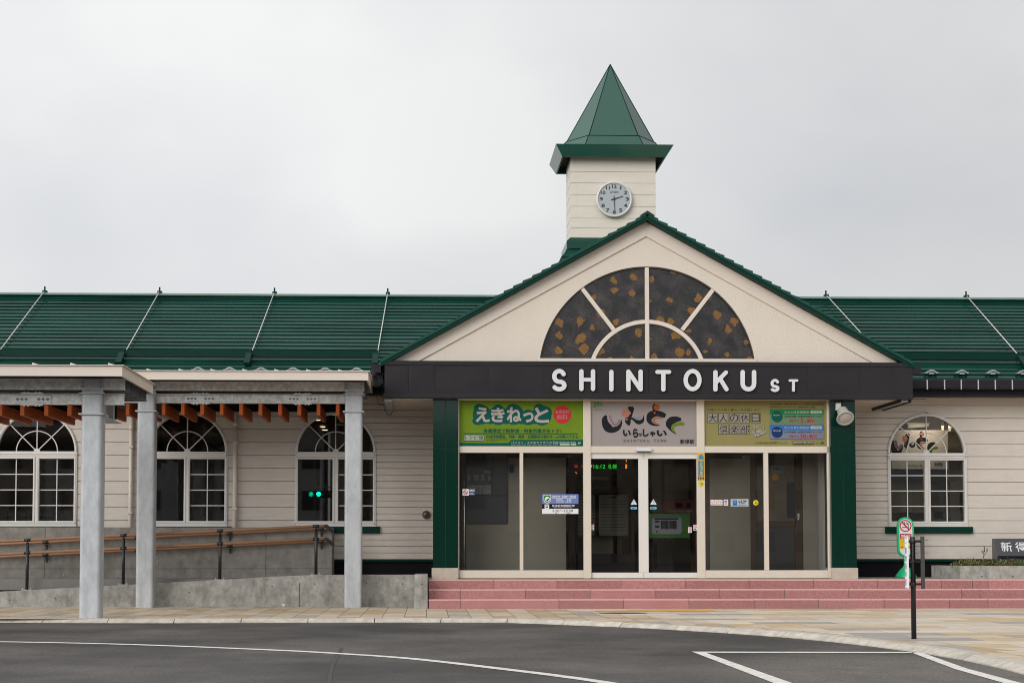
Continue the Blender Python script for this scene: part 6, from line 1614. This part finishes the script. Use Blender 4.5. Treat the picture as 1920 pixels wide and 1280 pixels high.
# ================================================================== SIGNPOST
Ysp = G(1712, 1197).y
cxp = X(1712.3, Ysp, 1100); SP = thing('signpost', 'thin black pole at the kerb with two upright sign panels seen edge on', 'signpost', (cxp, Ysp, 0))
zt = Zh(1005.5, Ysp, 1712)
mb = MB(); mb.tube([(cxp, Ysp, -.02), (cxp, Ysp, zt - .006), (cxp, Ysp, zt)], [.029, .029, .024], 20); mb.build('pole', M['black'], SP)
zp0, zp1_ = Zh(1102, Ysp, 1712), Zh(1005, Ysp, 1712)
xa, xb = X(1694.4, Ysp), X(1701.6, Ysp)
dpan = Vector((.30, .954, 0)) * .17
c_ = Vector(((xa + xb) / 2, Ysp, (zp0 + zp1_) / 2)); mb = MB(); mb.obox(c_ - dpan, c_ + dpan, (xb - xa) * .9, zp1_ - zp0); pn = mb.build('sign_panel', M['paper'], SP, bevel=.003); pn['label'] = 'white panel with blue vertical print on its edge'
def marks(mb, Y):
    for y0, y1, n_ in ((1008, 1009, 1), (1016.4, 1017.6, 1), (1026, 1038, 6), (1041, 1052, 5), (1055, 1067, 6), (1070, 1080, 5), (1085, 1097, 6)):
        for k in range(n_):
            a = y0 + (y1 - y0) * k / n_; b = a + (y1 - y0) / n_ * .72
            w0 = rnd.uniform(0, .8); prect(mb, 1696.6 + w0, 1699.8 - rnd.uniform(0, .7), a, b, Y)
    prect(mb, 1694.6, 1701.4, 1005.4, 1006, Y); prect(mb, 1694.6, 1701.4, 1101, 1101.8, Y)
Pr(pn, Ysp - .168).lay(M['sticker_blue'], marks, 'print')
c_ = Vector((X(1727.7, Ysp), Ysp, (Zh(1103, Ysp, 1712) + zp1_) / 2)); mb = MB(); mb.obox(c_ - dpan, c_ + dpan, .038, zp1_ - Zh(1103, Ysp, 1712)); pn2 = mb.build('sign_panel', M['brown_black'], SP, bevel=.003); pn2['label'] = 'dark bronze panel'
for py in (1014.5, 1052.5, 1094.5):
    z = Zh(py, Ysp, 1712); mb = MB(); mb.lathe([(.034, -.022), (.034, .022)], (cxp, Ysp, z), 'Z', 18); mb.box(xb + .001, cxp - .03, Ysp - .012, Ysp + .012, z - .012, z + .012); mb.box(cxp + .03, X(1724.3, Ysp), Ysp - .012, Ysp + .012, z - .012, z + .012)
    for xx in (X(1705, Ysp), X(1720, Ysp)): mb.lathe([(.014, -.03), (.014, -.012)], (xx, Ysp, z), 'Y', 10)
    mb.build('clamp', M['brown_black'], SP)

# ---- scrap of paper by the ramp wall
c = G(533, 1136.4); mb = MB(); rnd = random.Random(5)
ids = [mb.vert((c.x + rnd.uniform(-.035, .035), c.y - .12 + rnd.uniform(-.03, .03), rnd.uniform(.003, .05))) for k in range(9)]
bm = bmesh.new(); [bm.verts.new(v) for v in mb.v]; bmesh.ops.convex_hull(bm, input=bm.verts); me = bpy.data.meshes.new('paper_scrap'); bm.to_mesh(me); bm.free(); me.materials.append(M['paper'])
o = bpy.data.objects.new('paper_scrap', me); col.objects.link(o); put(base_origin(o), 'tiny crumpled white paper scrap on the pavement by the low ramp wall', 'litter')

# ================================================================== ACROSS THE STREET (mirrored in the glass)
def shop(x0, x1, h, m, label):
    t = thing('shop_building', label, 'building', ((x0 + x1) / 2, -57, 0)); mb = MB(); mb.box(x0, x1, -62, -57, 0, h); w_ = mb.build('wall', m, t)
    mb = MB(); mb.box(x0 - .3, x1 + .3, -62.3, -56.7, h, h + .3); mb.build('roof', M['gutter'], t)
    for fl in range(int(h // 3.2)):
        k = x0 + 1.2
        while k + 1.6 < x1:
            mb = MB(); mb.box(k, k + 1.5, -56.99, -56.95, .9 + fl * 3.2, 2.4 + fl * 3.2); mb.build('window', M['board_dark'], w_); k += 3.1
bm_ = [mat('far_brown', (.42, .36, .30), .8, var=.1), mat('far_grey', (.48, .48, .47), .8, var=.1), mat('far_dark', (.30, .28, .25), .8, var=.1)]
for k, (x0, x1, h, lab) in enumerate(((-52, -30, 10.2, 'brown flat roofed building far left across the street'), (-29.5, -8, 11, 'grey flat roofed building across the street behind the traffic light'), (-7.5, 14, 10.4, 'dark flat roofed building straight across the street'), (14.5, 34, 11.5, 'brown flat roofed building right across the street'), (34.5, 60, 10, 'grey flat roofed building far right across the street'))):
    shop(x0, x1, h, bm_[k % 3], lab)
v = P(609, 926, 28.6 + 70); tx, ty, tzz = v.x, 2 * 28.6 - (28.6 + 70), v.z
TL = thing('traffic_light', 'traffic light showing green across the street, mirrored in the window nearest the entrance', 'traffic light', (tx, ty, 0))
mb = MB(); mb.tube([(tx + 1.2, ty - .1, -.06), (tx + 1.2, ty - .1, tzz + .5)], .08, 12); mb.tube([(tx + 1.2, ty - .1, tzz + .45), (tx - .6, ty - .1, tzz + .45)], .04, 10); mb.build('pole', M['galv_dark'], TL)
mb = MB(); mb.box(tx - .65, tx + .65, ty - .05, ty + .12, tzz - .25, tzz + .25); hs = mb.build('housing', M['gutter'], TL, bevel=.04)
for k, (dx, m) in enumerate(((-.4, emis('signal_green', (.0, 1.0, .55), 30)), (0, M['brown_black']), (.4, M['brown_black']))):
    mb = MB(); mb.lathe([(.15, .121), (.15, .135), (.001, .15)], (tx + dx, ty, tzz), 'Y', 20); mb.build('lens', m, hs)

# ================================================================== LIGHT, SKY, CAMERA
w = bpy.data.worlds.new('World'); sc.world = w; w.use_nodes = True
nt = w.node_tree; n = nt.nodes; l = nt.links
bg = n['Background']; outw = n['World Output']
SUN_EL, SUN_ROT = R(22), R(218)
sky = n.new('ShaderNodeTexSky'); sky.sky_type = 'NISHITA'; sky.sun_disc = False; sky.sun_elevation = SUN_EL; sky.sun_rotation = SUN_ROT
bg.inputs['Strength'].default_value = .1
l.new(sky.outputs['Color'], bg.inputs['Color'])
tc = n.new('ShaderNodeTexCoord'); sep = n.new('ShaderNodeSeparateXYZ'); l.new(tc.outputs['Generated'], sep.inputs['Vector'])
mp = n.new('ShaderNodeMapping'); mp.inputs['Scale'].default_value = (2.0, 2.0, 3.4); l.new(tc.outputs['Generated'], mp.inputs['Vector'])
nz = n.new('ShaderNodeTexNoise'); nz.inputs['Scale'].default_value = 1.7; nz.inputs['Detail'].default_value = 4; nz.inputs['Roughness'].default_value = .45
l.new(mp.outputs['Vector'], nz.inputs['Vector'])
cr = n.new('ShaderNodeValToRGB'); e = cr.color_ramp.elements
e[0].position = .30; e[0].color = (.685, .70, .73, 1); e[1].position = .66; e[1].color = (.875, .875, .87, 1)
l.new(nz.outputs['Fac'], cr.inputs['Fac'])
# overcast sky: dimmer at the horizon, brighter towards the veiled sun behind the camera
el = n.new('ShaderNodeValToRGB'); q = el.color_ramp.elements
q[0].position = 0.0; q[0].color = (.86, .86, .86, 1); q[1].position = 1.0; q[1].color = (1.25, 1.25, 1.25, 1)
for p_, c_ in ((.12, .97), (.24, 1.06), (.36, 1.08), (.6, 1.12)):
    z_ = q.new(p_); z_.color = (c_, c_, c_, 1)
l.new(sep.outputs['Z'], el.inputs['Fac'])
so_ = n.new('ShaderNodeMapRange'); so_.interpolation_type = 'SMOOTHSTEP'; so_.inputs['From Min'].default_value = .15; so_.inputs['From Max'].default_value = -.9
so_.inputs['To Min'].default_value = 1.0; so_.inputs['To Max'].default_value = 1.55
l.new(sep.outputs['Y'], so_.inputs['Value'])
el2 = n.new('ShaderNodeVectorMath'); el2.operation = 'SCALE'; l.new(el.outputs['Color'], el2.inputs[0]); l.new(so_.outputs['Result'], el2.inputs['Scale'])
ew = n.new('ShaderNodeMapRange'); ew.inputs['From Min'].default_value = -.1; ew.inputs['From Max'].default_value = .34; ew.inputs['To Min'].default_value = 1.0; ew.inputs['To Max'].default_value = .80
l.new(sep.outputs['X'], ew.inputs['Value'])
el3 = n.new('ShaderNodeVectorMath'); el3.operation = 'SCALE'; l.new(el2.outputs['Vector'], el3.inputs[0]); l.new(ew.outputs['Result'], el3.inputs['Scale'])
we = n.new('ShaderNodeMapRange'); we.interpolation_type = 'SMOOTHSTEP'; we.inputs['From Min'].default_value = -.38; we.inputs['From Max'].default_value = -.85; we.inputs['To Min'].default_value = 1.0; we.inputs['To Max'].default_value = 1.75
l.new(sep.outputs['X'], we.inputs['Value'])
el4 = n.new('ShaderNodeVectorMath'); el4.operation = 'SCALE'; l.new(el3.outputs['Vector'], el4.inputs[0]); l.new(we.outputs['Result'], el4.inputs['Scale']); el2 = el4
mu = n.new('ShaderNodeMix'); mu.data_type = 'RGBA'; mu.blend_type = 'MULTIPLY'; mu.inputs['Factor'].default_value = 1; mu.clamp_result = False
l.new(cr.outputs['Color'], mu.inputs['A']); l.new(el2.outputs['Vector'], mu.inputs['B'])
bg2 = n.new('ShaderNodeBackground'); bg2.inputs['Strength'].default_value = 1.0; l.new(mu.outputs['Result'], bg2.inputs['Color'])
ms = n.new('ShaderNodeMixShader'); ms.inputs['Fac'].default_value = .96
l.new(bg.outputs['Background'], ms.inputs[1]); l.new(bg2.outputs['Background'], ms.inputs[2]); l.new(ms.outputs['Shader'], outw.inputs['Surface'])

sd = bpy.data.lights.new('sun', 'SUN'); sd.energy = 1.6; sd.angle = R(36); sd.color = (1, .965, .92)
so = bpy.data.objects.new('sun', sd); col.objects.link(so)
az = R(218)     # compass: from behind-left of the camera
dirv = Vector((math.sin(az) * math.cos(SUN_EL), math.cos(az) * math.cos(SUN_EL), math.sin(SUN_EL)))
so.rotation_euler = (-dirv).to_track_quat('-Z', 'Y').to_euler(); so.location = (0, -10, 30)

cd = bpy.data.cameras.new('camera'); cam = bpy.data.objects.new('camera', cd); col.objects.link(cam)
cam.location = (0, 0, CAMZ)
cam.matrix_world = Matrix.Translation((0, 0, CAMZ)) @ Matrix((_r, _u, -_f)).transposed().to_4x4()
cd.sensor_width = 36; cd.sensor_fit = 'HORIZONTAL'; cd.lens = 36 * F / W
cd.shift_x = (W / 2 - CX) / W; cd.shift_y = (CY - H0 / 2) / W
cd.clip_start = .1; cd.clip_end = 3000
sc.camera = cam
vs = sc.view_settings; vs.view_transform = 'Standard'; vs.look = 'None'; vs.exposure = 0; vs.gamma = 1; vs.use_curve_mapping = False
sc.cycles.use_denoising = True; sc.cycles.denoising_prefilter = 'ACCURATE'; sc.cycles.filter_width = 1.0; sc.cycles.max_bounces = 10; sc.cycles.transparent_max_bounces = 16; sc.cycles.sample_clamp_indirect = 6
